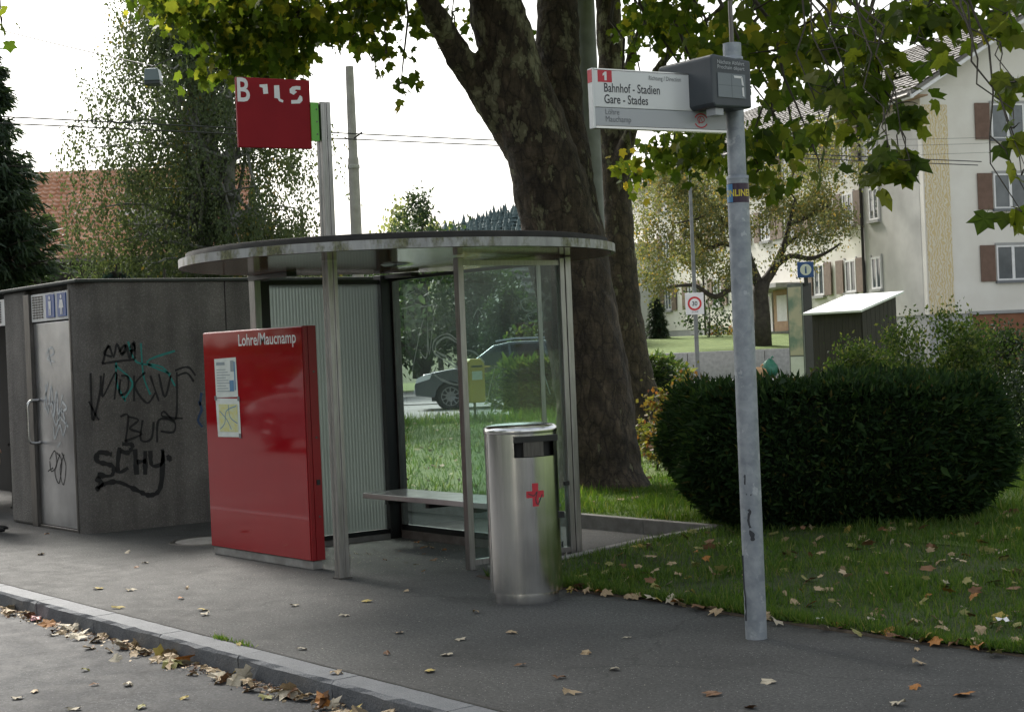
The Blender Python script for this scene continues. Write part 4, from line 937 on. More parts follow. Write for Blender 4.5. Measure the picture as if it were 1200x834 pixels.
for s in (-1, 1):
    cabz(s, [(-.86, 1.11), (-.18, 1.56), (.12, 1.61), (.16, 1.11)], 'window', 'car_glass')
    cabz(s, [(.22, 1.11), (.18, 1.61), (1.0, 1.62), (1.12, 1.12)], 'window', 'car_glass')
    cabz(s, [(1.2, 1.13), (1.08, 1.61), (1.6, 1.57), (1.9, 1.15)], 'window', 'car_glass')
    MB().tube([(-.2, s*.70, 1.70), (.3, s*.69, 1.76), (1.3, s*.69, 1.75), (1.7, s*.70, 1.68)], .022, 6).build('roof_rail', 'chrome', car)
    MB().box(-.9, 2.0, s*.9-.006, s*.9+.006, 1.055, 1.08).build('waist_trim', 'chrome', car)
    MB().box(-.78, -.55, s*.98-.09, s*.98+.05, 1.10, 1.24).build('mirror', 'car_paint', car, bevel=.03)
    MB().prism([(-2.29, .70), (-1.92, .80), (-1.86, .92), (-2.1, .90), (-2.25, .82)], s*.80-.11, s*.80+.105, 'y').build('headlight', 'lamp_lens', car)
    for xc in (-1.40, 1.42):
        wh = MB().tube([(xc, s*.70, .335), (xc, s*.90, .335)], .335, 24).build('wheel', 'black_rubber', car, bevel=.03)
        rm = MB().tube([(xc, s*.895, .335), (xc, s*.903, .335)], .13, 16)
        rm.tube([(xc+.235*math.cos(R(20*i_)), s*.902, .335+.235*math.sin(R(20*i_))) for i_ in range(19)], .014, 5)
        for k in range(10):
            a = R(36*k+20); rm.tube([(xc, s*.904, .335), (xc+.235*math.cos(a), s*.904, .335+.235*math.sin(a))], .017, 5)
        rm.build('rim', 'rim_alloy', wh)
MB().box(-1.9, 1.95, -.62, .62, .22, .98).build('underbody', 'black_rubber', car)
for s in (-1, 1):
    for xc in (-1.40, 1.42): MB().tube([(xc, s*.60, .36), (xc, s*.695, .36)], .41, 18).build('wheel_arch', 'black_rubber', car)
MB().prism([(-2.335, .42), (-2.335, .60), (-2.2, .60), (-2.2, .42)], -.6, .6, 'y').build('grille', 'black_frame', car)
MB().box(-2.345, -2.30, -.84, -.62, .44, .54).build('fog_lamp', 'lamp_lens', car)
# ---- yellow letter box on a post, clipped hedge
l0 = at(557, 490, 34.0)
ybx = thing('letter_box', 'yellow letter box on a thin post behind the shelter glass', 'letter box', (l0[0], l0[1], .11), CAMZ+R(30))
MB().tube([(0, 0, 0), (0, 0, .45)], .03, 8).build('post', 'steel_dark', ybx)
MB().prism([(-.19, .42), (.19, .42), (.19, 1.28), (.14, 1.34), (-.14, 1.34), (-.19, 1.28)], -.16, .16, 'y').build('box', 'yellow_box', ybx, bevel=.03)
MB().box(-.13, .13, -.164, -.158, 1.16, 1.20).build('slot', 'black_frame', ybx); MB().box(-.12, .12, -.164, -.158, .9, 1.08).build('notice', 'paper', ybx)
def hedge(name, label, base, rz, L, Wd, Hh, n, spr, m, bulge=.0, core='yew_core', tip=None):
    t = thing(name, label, 'hedge', base, rz)
    def surf(a, b):   # a: around 0..1 superellipse, b: height 0..1
        pass
    P = []; N = []
    def sup(th, hh, wf):
        c, s = math.cos(th), math.sin(th); r_ = wf*((abs(c)/(L/2))**5+(abs(s)/(Wd/2))**5)**-.2
        return (r_*c, r_*s)
    def peri():
        q = rnd.uniform(0, L+Wd)
        a, b = (q-L/2, Wd/2) if q < L else (L/2, q-L-Wd/2)
        return math.atan2(b, a)+(math.pi if rnd.random() < .5 else 0)
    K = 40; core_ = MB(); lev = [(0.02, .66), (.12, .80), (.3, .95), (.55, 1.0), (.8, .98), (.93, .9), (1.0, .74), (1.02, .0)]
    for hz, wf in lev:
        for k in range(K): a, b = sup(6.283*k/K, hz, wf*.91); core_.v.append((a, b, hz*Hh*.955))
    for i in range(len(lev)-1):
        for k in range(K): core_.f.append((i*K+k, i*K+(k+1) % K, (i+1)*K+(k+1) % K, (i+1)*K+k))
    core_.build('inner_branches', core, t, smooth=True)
    hz_ = [l[0] for l in lev]; wf_ = [l[1] for l in lev]
    for i in range(n):
        th = peri()
        if rnd.random() < .36: q = math.sqrt(rnd.random())*.9; a, b = sup(th, 1, q); z = Hh*(1.0-.05*q**6)+.02*math.sin(a*5)+.02*math.sin(b*7); nv = (a*.2, b*.2, 1.0)
        else:
            hz = rnd.random()**.9*.97; wf = np.interp(hz, hz_, wf_); a, b = sup(th, hz, wf); z = hz*Hh
            nv = (math.cos(th)*1.0, math.sin(th)*1.0, .35)
        j = rnd.gauss(0, .025); lump = 1+.035*math.sin(a*6+z*5)*math.sin(b*5+z*7)+.03*math.sin(a*2.3+1)*math.sin(z*3.1+b*2)+(.05*rnd.random() if rnd.random() < .06 else 0); z += (.09*rnd.random()**2 if z > Hh*.95 and rnd.random() < .2 else 0)+(.035*math.sin(a*3.3)*math.sin(b*2.7+1) if z > Hh*.9 else 0)
        P.append((a*lump+j, b*lump+rnd.gauss(0, .025), max(.02, z+rnd.gauss(0, .02)))); N.append(nv)
    fr = rotframes(n, 0, np.array(N)*1.3, .75)
    scatter('foliage', np.array(P), spr*(.55+.9*rng.rand(n))*np.where(rng.rand(n) < .05, 1.9, 1.0), SPRIG, m, t, frames=fr, kind='stuff'); return t
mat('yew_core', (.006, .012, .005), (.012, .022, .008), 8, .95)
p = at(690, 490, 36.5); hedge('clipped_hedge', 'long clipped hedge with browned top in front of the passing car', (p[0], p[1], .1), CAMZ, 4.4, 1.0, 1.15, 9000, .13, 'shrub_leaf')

# ================================================================== APARTMENT BUILDING AND ITS FRONT GARDEN
uq, vq = uv(1089, 390); kp = cw(uq*62/F, 62, 0)
ap = thing('apartment_block', 'cream three-storey apartment block with brown shutters and painted corner strip', 'building', (kp[0], kp[1], 0), CAMZ+R(15))
EZ = 11.05
MB().box(0, 11, 0, 34, 2.28, EZ).build('wall', 'plaster_cream', ap)
MB().box(.03, 10.97, .03, 33.9, 0, 2.278).build('plinth', 'plaster_plinth', ap)
MB().box(-.012, -.002, .3, 5.2, 2.29, 10.4).build('grey_plaster', 'plaster_grey', ap)  # greyer panel on the long facade, from corner to downpipe
MB().prism([(0, EZ+.002), (11, EZ+.002), (5.5, EZ+3.2)], .0, .3, 'y').build('gable', 'plaster_cream', ap)
ov, gv = .75, .7; sl2 = 3.25/5.5
def rsec(t0): return [(-ov, EZ-ov*sl2+t0), (5.5, EZ+5.5*sl2+t0), (11+ov, EZ-ov*sl2+t0), (11+ov, EZ-ov*sl2+t0+.14), (5.5, EZ+5.5*sl2+t0+.14), (-ov, EZ-ov*sl2+t0+.14)]
rf = MB().prism(rsec(.0), -gv, 34.5, 'y').build('roof', 'tile_brown', ap)
MB().prism([(a, b) for a, b in rsec(-.17)], -gv-.03, -gv+.04, 'y').build('verge_board', 'white_paint', rf)
MB().box(-ov-.03, -ov+.12, -gv, 34.5, EZ-ov*sl2-.14, EZ-ov*sl2-.002).build('eave_board', 'white_paint', rf)
MB().box(-ov+.13, -.02, -gv+.05, 34.4, EZ-ov*sl2-.06, EZ-ov*sl2-.003).build('soffit', 'soffit', rf)
MB().tube([(-ov-.10, -gv, EZ-ov*sl2-.02), (-ov-.10, 34.5, EZ-ov*sl2-.02)], .075, 8).build('gutter', 'steel_dark', rf)
tl = MB(); sl_ = math.hypot(5.5+ov, (5.5+ov)*sl2); us = Vector((1, 0, sl2)).normalized(); un = Vector((-sl2, 0, 1)).normalized(); nr = 20
for r in range(nr):
    for c in range(88):
        ya = -gv+c*.4; s0 = sl_*r/nr; s1 = sl_*(r+1)/nr+.04; b_ = Vector((-ov, 0, EZ-ov*sl2+.142)); jz = rnd.uniform(0, .012)
        vs_ = []
        for (sq, lf) in ((s0, .07), (s0, .0), (s1, .01)):
            for yy, hh in ((ya+.01, 0), (ya+.2, .03), (ya+.39, 0)): vs_.append(b_+us*sq+un*(lf+hh+jz)+Vector((0, yy, 0)))
        tl.add(vs_, [(0, 1, 4, 3), (1, 2, 5, 4), (0, 6, 7, 1), (1, 7, 8, 2)])
tag(tl.build('roof_tiles', 'tile_brown', rf), kind='stuff')
MB().box(.06, 1.12, -.035, -.002, 2.3, 10.3).build('mural_strip', 'sgraffito', ap)
def gable_window(x0, zc, w=1.45, h=1.36):
    f = MB(); y = -.03
    f.box(x0, x0+w, y-.03, -.002, zc-h/2, zc-h/2+.07).box(x0, x0+w, y-.03, -.002, zc+h/2-.07, zc+h/2).box(x0, x0+.07, y-.03, -.002, zc-h/2+.07, zc+h/2-.07).box(x0+w-.07, x0+w, y-.03, -.002, zc-h/2+.07, zc+h/2-.07).box(x0+w/2-.06, x0+w/2+.06, y-.03, -.002, zc-h/2+.07, zc+h/2-.07)
    o = f.build('window', 'white_paint', ap)
    MB().box(x0+.071, x0+w/2-.061, -.03, -.012, zc-h/2+.071, zc+h/2-.071).build('pane', 'window_glass', o); MB().box(x0+w/2+.061, x0+w-.071, -.03, -.012, zc-h/2+.071, zc+h/2-.071).build('pane', 'window_glass', o)
    MB().box(x0-.06, x0+w+.06, -.14, -.002, zc-h/2-.1, zc-h/2-.002).build('sill', 'ink_soft', o); MB().box(x0-.04, x0+w+.04, -.07, -.002, zc+h/2+.002, zc+h/2+.1).build('lintel', 'plaster_plinth', o)
    for xs in (x0-.70, x0+w+.06):
        s = MB().box(xs, xs+.64, -.075, -.03, zc-h/2-.02, zc+h/2+.02).build('shutter', 'shutter_brown', ap, bevel=.01)
        MB().box(xs+.01, xs+.63, -.082, -.076, zc-.02, zc+.02).build('crossbar', 'shutter_brown', s)
for zc in (4.17, 6.95, 9.66): gable_window(3.0, zc); gable_window(7.4, zc)
gd = MB().box(1.92, 5.2, -.02, .028, 0, 2.2).build('garage_door', 'garage_brown', ap)
for k in range(4): MB().box(1.95, 5.15, -.026, -.021, .3+k*.5, .33+k*.5).build('groove', 'shutter_brown', gd)
MB().box(1.75, 5.4, -.10, -.002, 2.22, 2.34).build('garage_lintel', 'plaster_plinth', ap)
def side_window(y0, zc, w=.95, h=1.36, shut=True):
    f = MB()
    f.box(-.06, -.002, y0, y0+w, zc-h/2, zc-h/2+.08).box(-.06, -.002, y0, y0+w, zc+h/2-.08, zc+h/2).box(-.06, -.002, y0, y0+.08, zc-h/2+.08, zc+h/2-.08).box(-.06, -.002, y0+w-.08, y0+w, zc-h/2+.08, zc+h/2-.08).box(-.06, -.002, y0+w/2-.05, y0+w/2+.05, zc-h/2+.08, zc+h/2-.08)
    o = f.build('window', 'white_paint', ap)
    MB().box(-.03, -.012, y0+.081, y0+w/2-.051, zc-h/2+.081, zc+h/2-.081).build('pane', 'window_glass', o); MB().box(-.03, -.012, y0+w/2+.051, y0+w-.081, zc-h/2+.081, zc+h/2-.081).build('pane', 'window_glass', o)
    MB().box(-.16, -.002, y0-.08, y0+w+.08, zc-h/2-.12, zc-h/2-.002).build('sill', 'plaster_plinth', o)
    for yy in (y0-.10, y0+w+.002): MB().box(-.05, -.0125, yy, yy+.098, zc-h/2, zc+h/2+.1).build('surround', 'plaster_plinth', o)
    if shut:
        for ys in (y0-.80, y0+w+.12):
            MB().box(-.11, -.062, ys, ys+.66, zc-h/2-.03, zc+h/2+.03).build('shutter', 'shutter_faded', ap, bevel=.01)
for zc in (4.1, 6.9, 9.5):
    side_window(3.55, zc, .8, 1.3, False)
    for ys in (5.75, 8.75, 17.2, 20.4, 24.0, 27.5): side_window(ys, zc)
for zc in (6.9, 9.5): side_window(11.6, zc); side_window(14.2, zc)
MB().tube([(-.09, 4.95, 0), (-.09, 4.95, EZ-.6), (-ov-.08, 4.95, EZ-.52)], .06, 8).build('downpipe', 'timber_dark', ap)
MB().tube([(-.09, 22.6, 0), (-.09, 22.6, EZ-.6)], .06, 8).build('downpipe', 'timber_dark', ap)
MB().box(-1.3, -.002, 11.0, 16.6, 3.9, 4.1).build('porch_roof', 'plaster_plinth', ap)
MB().box(-.05, -.004, 12.2, 14.1, 1.95, 3.85).build('entrance_panel', 'wood_tan', ap)
ed_ = MB().box(-.09, -.052, 14.2, 15.3, 1.95, 3.75).build('entrance_door', 'white_paint', ap); MB().box(-.096, -.091, 14.45, 15.05, 2.25, 3.6).build('pane', 'window_glass', ed_)
MB().box(-.07, -.051, 12.6, 13.7, 2.4, 3.6).build('notice_panel', 'white_paint', ap)
MB().box(-1.2, -.01, 12, 16, 1.5, 1.94).build('step', 'concrete_pale', ap)
wg = MB().box(-2.6, -.01, 29.2, 34, 0, 7.2).build('side_wing', 'siding_grey', ap)
for k in range(26): MB().box(-2.625, -2.602, 29.3, 33.9, 1.3+k*.22, 1.31+k*.22).build('siding_joint', 'plaster_plinth', wg)
# raised garden with retaining wall
def gz(D): return 1.16+.75*min(max((D-63.2)/11, 0), 1)
g_ = MB()
for j in range(7):
    for i in range(9): D = 63.25+j*3; g_.v.append(cw(-2+i*2.2, D, gz(D)))
for j in range(6):
    for i in range(8): a = j*9+i; g_.f.append((a, a+1, a+10, a+9))
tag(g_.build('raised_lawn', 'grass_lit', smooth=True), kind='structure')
rw = thing('retaining_wall', 'low stained concrete retaining wall below the raised garden', 'wall', cw(-2.2, 62.9, 0), CAMZ)
for k in range(6): MB().box(.01+k*3, 2.99+k*3, 0, .35, 0, 1.22).build('wall_panel', 'concrete_pale', rw, bevel=.02)
# yellowing tree in front of the block
yt = tr_at(892, 66, 1.25)
tt = thing('garden_tree', 'spreading tree with yellowing leaves in front of the apartment block', 'tree', yt)
YB = Vector(yt)
def LT(px, py, d=0): p = Vector(at(px, py, 66+d)); return p-YB
tb = MB()
tb.tube([LT(893, 408), LT(893, 370), LT(891, 345), LT(893, 330)], [.42, .34, .31, .33], 10)
for pth, r0 in (([(892, 335), (905, 318), (918, 290), (925, 262), (932, 232)], .24), ([(890, 335), (880, 310), (872, 280), (868, 250), (860, 215)], .22), ([(905, 315), (925, 300), (950, 303), (970, 295), (985, 285)], .15), ([(885, 325), (860, 335), (838, 348), (815, 335), (795, 335), (775, 338)], .16), ([(878, 300), (850, 285), (830, 290), (812, 270), (795, 262)], .13), ([(925, 262), (945, 255), (965, 240), (975, 250)], .12), ([(872, 280), (850, 262), (832, 240), (822, 220)], .12), ([(868, 260), (845, 240), (820, 255), (790, 262)], .1), ([(918, 290), (940, 272), (955, 262)], .1)):
    d = rnd.uniform(-2.5, 2.5); n_ = len(pth)
    tb.tube(smoothpts([LT(a, b, d*i/n_) for i, (a, b) in enumerate(pth)], 3), [r0*(1-.78*i/(3*(n_-1))) for i in range(3*(n_-1)+1)], 7)
tb.build('trunk', 'bark_dark', tt, smooth=True)
P = []
for px, py, rx, ry, wt in ((790, 270, 45, 70, 1.2), (765, 310, 24, 40, .35), (830, 235, 45, 45, 1.0), (850, 300, 50, 36, .55), (880, 235, 45, 40, .9), (935, 215, 45, 40, .75), (960, 260, 36, 26, .35), (940, 290, 40, 22, .18), (985, 265, 18, 25, .12), (780, 215, 30, 25, .4), (980, 180, 40, 50, .5)):
    c = LT(px, py, rnd.uniform(-1.5, 1.5)); s = 66/F
    P.append(clumped(int(5000*wt), c, (rx*s, rx*s, ry*s), int(34*wt)+4, .28, .35))
P = np.concatenate(P); scatter('crown', P, .125*(.7+.6*rng.rand(len(P))), OVAL, 'yellowing_leaf', tt, .6, kind='stuff')
# lamp post with speed limit sign
b0 = at(817, 418, 58)
lp_ = thing('street_lamp', 'slim grey street lamp in front of the garden tree', 'street lamp', (b0[0], b0[1], .1), CAMZ)
MB().lathe([(.08, 0), (.075, 3), (.055, 8.25), (0, 8.26)], n=12).build('post', 'mast_grey', lp_, smooth=True, auto=40)
MB().tube([(0, 0, 8.2), (-.15, -.1, 8.35), (-.45, -.3, 8.4)], .04, 6).build('arm', 'mast_grey', lp_); MB().box(-.62, .05, -.42, -.16, 8.34, 8.50).build('lamp_head', 'white_paint', lp_, bevel=.04)
ss = thing('speed_sign', 'white speed limit 30 zone sign with red ring on the lamp post', 'sign', (b0[0], b0[1], .1), CAMZ)
MB().box(-.36, .30, -.16, -.13, 2.49, 3.26).build('plate', 'white_paint', ss, bevel=.02)
MB().tube([(-.03, -.161, 2.88), (-.03, -.166, 2.88)], .25, 24).build('ring', 'sign_red', ss); MB().tube([(-.03, -.1665, 2.88), (-.03, -.170, 2.88)], .18, 24).build('disc', 'white_paint', ss)
text_mb('30', .22, .9, .02, 'CENTER').xf(face_m((-.03, -.172, 2.805), 0)).build('number', 'ink', ss)
text_mb('ZONE', .10, .9, .01, 'CENTER').xf(face_m((-.03, -.162, 2.55), 0)).build('lettering', 'ink_soft', ss)
MB().box(-.08, .08, -.129, -.07, 2.74, 2.84).build('clamp', 'steel_dark', ss)
# shrubs in the garden
conifer('garden_conifer', 'small pointed dark conifer on the raised lawn by the grey wing', (*[*cw(*(lambda u: (u*74/F, 74))(uv(770, 398)[0]))[:2]], 1.5), 2.3, .62, 'spruce_needle', 22, 12, 22, .18)
leafy_tree('garden_shrub', 'rose bush with thin leaves against the block behind the speed sign', (*cw(uv(832, 390)[0]*73/F, 73)[:2], 1.4), 2.6, [((0, 0, 1.6), (1.2, 1, 1.2), 1)], 800, .16, 'tree_dark_leaf', .05, k=20, sg=.2)
leafy_tree('garden_shrub', 'low brownish shrub at the foot of the block beside the downpipe', (*cw(uv(848, 390)[0]*75/F, 75)[:2], 1.4), 1.2, [((0, 0, .6), (.7, .6, .6), 1)], 500, .16, 'autumn_shrub_leaf', .05, k=12, sg=.14)
# information pillar, its sign, timber shed
b0 = at(943, 445, 33)
ip = thing('info_pillar', 'black information pillar with colourful map poster behind the hedge', 'info pillar', (b0[0], b0[1], .1), CAMZ-R(46))
MB().box(-.33, .05, .0, .30, 0, 2.62).build('body', 'black_frame', ip, bevel=.01)
pf = MB().box(-.328, .045, -.03, -.002, .1, 2.60).build('poster_frame', 'mast_grey', ip); MB().box(-.30, .02, -.036, -.031, 1.15, 2.54).build('poster', 'poster', pf); MB().box(-.30, .02, -.036, -.031, .2, 1.12).build('tile_panel', 'white_paint', pf)
ipp = cw(uv(944, 318)[0]*33/F, 33)
isg = thing('info_sign', 'small blue information sign with white circled i above the pillar', 'sign', (ipp[0], ipp[1], .1), CAMZ)
MB().box(-.165, .165, -.02, .02, 2.72, 3.04).build('plate', 'blue_picto', isg, bevel=.01); MB().tube([(.0, -.0205, 2.88), (.0, -.024, 2.88)], .115, 24).build('disc', 'white_paint', isg)
text_mb('i', .20, 1.2, .03, 'CENTER').xf(face_m((0, -.026, 2.81), 0)).build('letter', 'blue_picto', isg); MB().box(-.04, .04, -.018, .018, 2.55, 2.719).build('neck', 'black_frame', isg)
b0 = at(1003, 440, 29)
shd = thing('timber_shed', 'dark timber shed with slanted white metal roof behind the hedge', 'shed', (b0[0], b0[1], .1), CAMZ-R(47)); shd.scale = (.84, .84, 1)
for k in range(8): MB().box(-.62+k*.155, -.47+k*.155, -.62, -.60, 0, 1.93).build('board', 'timber_dark', shd)
MB().prism([(-.60, 0), (.66, 0), (.66, 2.18), (-.60, 1.92)], -.61, .62, 'x').build('body', 'timber_dark', shd)
for k in range(8): MB().prism([(-.60+k*.157, 0), (-.452+k*.157, 0), (-.452+k*.157, 1.95+k*.032), (-.60+k*.157, 1.92+k*.032)], .621, .64, 'x').build('board', 'timber_dark', shd)
MB().prism([(-.78, 1.90), (.82, 2.22), (.82, 2.26), (-.78, 1.94)], -.74, .74, 'x').build('roof', 'white_metal_roof', shd, bevel=.004)
# rubbish by the wall
def sack(name, label, px, py, D, prof, m):
    q = at(px, py, D); t = thing(name, label, 'bag', (q[0], q[1], .16), CAMZ)
    b = MB().lathe(prof, n=16); b.v = [(x*(1+.16*math.sin(z*9+math.atan2(y, x)*3))+.12*z, y*(1+.14*math.cos(z*7+math.atan2(y, x)*2)), z*(1+.08*math.sin(math.atan2(y, x)*2+1))) for x, y, z in b.v]
    b.build('sack', m, t, smooth=True); MB().tube([(.1, 0, prof[-2][1]-.02), (.13, .02, prof[-2][1]+.08), (.2, .03, prof[-2][1]+.1)], [.04, .03, .06], 7).build('knot', m, t)
sack('waste_bag', 'green waste bag leaning on the retaining wall', 901, 444, 62.0, [(.0, 0), (.26, .02), (.33, .2), (.29, .42), (.16, .58), (.05, .66), (0, .65)], 'bag_green')
sack('waste_sack', 'tan paper sack lying against the green waste bag', 889, 446, 61.6, [(0, 0), (.24, .02), (.30, .14), (.24, .30), (.07, .38), (0, .37)], 'sack_tan')
for k, (ya, yb) in enumerate(((158, 166), (166, 172), (178, 182))):
    wire(('topmost', 'middle', 'lowest')[k]+' thin cable running past the apartment block windows', at(880, ya+6, 50), at(1320, yb-12, 48), .1, .005, group='cables before the apartment block')
# ================================================================== PLANE TREES
def pxpath(l, base): return [Vector(at(a, b, d))-base for a, b, d in l]
def pxr(l, D): return [r*D/F for r in l]
def trunk_obj(name, tubes, root, m, voxel, disp):
    b = MB()
    for pth, rad in tubes:
        k = 4; P = smoothpts(pth, k); rr = np.interp(np.linspace(0, len(pth)-1, len(P)), range(len(pth)), rad)
        b.tube(P, list(rr), 20)
    o = b.build(name, m, root, smooth=True)
    r = o.modifiers.new('remesh', 'REMESH'); r.mode = 'VOXEL'; r.voxel_size = voxel; r.use_smooth_shade = True
    s = o.modifiers.new('smooth', 'SMOOTH'); s.iterations = 6; s.factor = .5
    for nm, sc_, st_ in (('lumps', .35, disp), ('ridges', .09, disp*.35)):
        tx = bpy.data.textures.get(nm) or bpy.data.textures.new(nm, 'CLOUDS'); tx.noise_scale = sc_
        d = o.modifiers.new(nm, 'DISPLACE'); d.texture = tx; d.strength = st_; d.mid_level = .5; d.texture_coords = 'LOCAL'
    return o
D1 = 17.0; B1 = Vector((*at(703, 585, D1)[:2], .08))
p1 = thing('plane_tree', 'huge old plane tree with forked trunk right behind the bus shelter', 'tree', B1)
T1 = [(pxpath([(707, 610, D1), (705, 580, D1), (700, 540, D1), (695, 470, D1), (682, 390, D1), (662, 290, D1), (637, 190, D1-.1), (605, 95, D1-.2), (580, 0, D1-.4), (560, -110, D1-.6), (548, -240, D1-1)], B1), pxr([74, 62, 48, 43, 44, 47, 42, 37, 31, 27, 20], D1)),
      (pxpath([(712, 580, D1+.2), (712, 470, D1+.2), (700, 380, D1+.3), (684, 290, D1+.4), (668, 190, D1+.5), (656, 90, D1+.7), (653, 0, D1+.9), (662, -110, D1+1.2), (690, -250, D1+1.5)], B1), pxr([40, 30, 27, 27, 26, 27, 25, 22, 15], D1)),
      (pxpath([(628, 190, D1), (594, 140, D1-.1), (556, 92, D1-.3), (524, 45, D1-.6), (499, 0, D1-1), (462, -70, D1-1.6), (410, -140, D1-2.6)], B1), pxr([30, 26, 17, 14.5, 12, 10, 7], D1)),
      (pxpath([(760, 605, D1-.1), (742, 582, D1), (722, 545, D1), (708, 480, D1)], B1), pxr([14, 22, 32, 32], D1)), (pxpath([(648, 600, D1-.3), (668, 575, D1-.1), (688, 535, D1)], B1), pxr([12, 22, 32], D1))]
trunk_obj('trunk', T1, p1, 'bark_plane', .035, .075)
D2 = 24.0; B2 = Vector((*at(744, 505, D2)[:2], .08))
p2_ = thing('plane_tree', 'slimmer dark plane tree trunk standing behind the forked one', 'tree', B2)
T2 = [(pxpath([(752, 525, D2), (748, 490, D2), (738, 430, D2), (731, 370, D2), (726, 300, D2), (722, 220, D2), (719, 150, D2), (716, 70, D2), (712, 0, D2), (708, -120, D2)], B2), pxr([42, 30, 25, 22, 19, 18, 20, 16, 15, 12], D2)),
      (pxpath([(721, 215, D2), (735, 168, D2-.4), (750, 120, D2-.9), (775, 75, D2-1.5), (815, 35, D2-2.2), (870, -10, D2-3.4)], B2), pxr([11, 9, 6.5, 5, 4, 3], D2)),
      (pxpath([(716, 110, D2), (735, 80, D2-.5), (748, 40, D2-1), (765, 0, D2-1.5), (790, -60, D2-2)], B2), pxr([8, 6, 4.5, 3.5, 2.5], D2))]
trunk_obj('trunk', T2, p2_, 'bark_plane', .045, .06)
# leafy boughs: (x, y, rx, ry) of each bough as seen, its distance, depth and number of leaves
boughs = [  # left side
 (205, 6, 40, 16, 18, 1.0, 150), (250, 28, 38, 32, 18, 1.0, 270), (292, 48, 40, 36, 18.5, 1.0, 300), (335, 58, 34, 34, 18, 1.0, 230), (352, 16, 42, 30, 17.5, 1.2, 260), (275, 0, 55, 22, 17.5, 1.2, 260), (405, 12, 46, 22, 17, 1.0, 170), (452, 4, 46, 16, 16.5, 1.0, 110), (412, 45, 16, 20, 17, .5, 30), (453, 62, 9, 22, 16.5, .4, 22), (470, 98, 10, 12, 16.5, .4, 14), (262, 82, 32, 14, 18.5, .6, 60), (318, 92, 40, 12, 18.5, .6, 60), (340, 78, 26, 14, 18.5, .5, 40), (175, -14, 22, 16, 18, .8, 60), (530, 15, 22, 18, 18, 1, 40), (628, 60, 8, 30, 19.5, .5, 24), (495, 22, 18, 16, 17, .5, 30), (2, 22, 10, 16, 15, .4, 12),
 # right side, behind the route sign
 (755, 28, 26, 44, 19, 1.2, 120), (800, 26, 42, 40, 18, 1.4, 260), (838, 72, 34, 40, 17, 1.2, 150), (760, 112, 20, 40, 20, .8, 70), (790, 172, 44, 26, 18, 1.0, 150), (842, 172, 34, 36, 17, 1.0, 130), (892, 196, 42, 36, 15, 1.0, 150), (925, 226, 28, 22, 15, .8, 50), (905, 130, 36, 44, 15, 1.1, 150), (918, 60, 44, 46, 14.5, 1.2, 190), (880, 14, 60, 28, 14.5, 1.2, 180), (952, 24, 46, 30, 14, 1.0, 130), (745, 205, 18, 30, 19, .7, 50), (812, 120, 30, 30, 18, .8, 70), (952, 170, 18, 34, 14, .6, 36), (1090, 2, 90, 20, 12.8, .8, 110), (1000, 60, 46, 40, 12.8, .8, 34), (1160, 14, 50, 18, 12.6, .7, 40), (1040, 96, 30, 30, 12.6, .6, 14)]
near = [(985, 112, 40, 34, 10.8, .6, 34), (1022, 78, 36, 30, 10.8, .7, 34), (1052, 122, 26, 30, 10.5, .5, 26), (1000, 40, 50, 30, 11.4, .8, 44), (1072, 24, 46, 28, 11, .8, 40), (1126, 14, 44, 18, 10.6, .7, 26), (1178, 16, 28, 24, 10, .6, 18), (1088, 62, 22, 22, 10.5, .4, 10), (1066, 188, 38, 16, 10, .35, 24), (1040, 172, 20, 16, 10, .3, 9), (1190, 96, 12, 28, 9.4, .3, 9), (1188, 150, 10, 20, 9.4, .3, 5), (1197, 205, 6, 12, 9.2, .2, 3), (1197, 248, 6, 10, 9.2, .2, 3), (965, 158, 14, 18, 10.6, .3, 6), (1012, 150, 20, 20, 10.6, .4, 10), (1030, 45, 40, 26, 11.8, .6, 20)]
P = []; BR = MB(); gold = []; SZ = []
def hook(px, D): return Vector(at(px, -60, D+1.0)) if px < 600 else Vector(at(px-rnd.uniform(10, 90), min(py-45, 10)-40, D+.8))
for (px, py, rx, ry, D, dd, n) in boughs:
    n = int(n*1.15) if D > 16 else int(n*.52); SZ.append(np.full(n, .115 if D > 16 else .135))
    s = D/F; c = Vector(at(px, py, D)); k = max(3, n//9)
    a = rng.normal(size=(k, 3)); a /= np.linalg.norm(a, axis=1)[:, None]; a *= (rng.rand(k)**.45)[:, None]
    cc = np.array([np.array(cw(u_*rx*s, w_*dd, v_*ry*s)) for u_, w_, v_ in a])+np.array(c)
    P.append(cc[rng.randint(0, k, n)]+rng.normal(size=(n, 3))*np.array([.13, .13, .10]))
    top = hook(px, D)
    BR.tube(limb(top-B1, c-B1, .02, 5, .05), [.024, .02, .017, .013, .009, .005], 5, False)
    for q in cc[:max(3, k//2)]: BR.tube(limb(c-B1, Vector(q)-B1, .03, 3, .06), [.012, .009, .006, .003], 4, False)
P = np.concatenate(P)
KEEP = ~((P[:, 0] > -12.9) & (P[:, 2] < 2.9)); P = P[KEEP]
# lower-left boughs turn yellow
gold = np.array([(-(uvx*1.0)) for uvx in P[:, 2]])
wz = np.clip((4.95-P[:, 2])*.16, 0, .22)*(P[:, 0] < -13.8)
scatter('leaves', P, np.concatenate(SZ)[KEEP]*(.55+.75*rng.rand(len(P))), PLANE, 'plane_leaf', p1, 1.0, kind='stuff', origin=B1, rv=np.clip(rng.rand(len(P))**1.2*.92+wz, 0, 1))
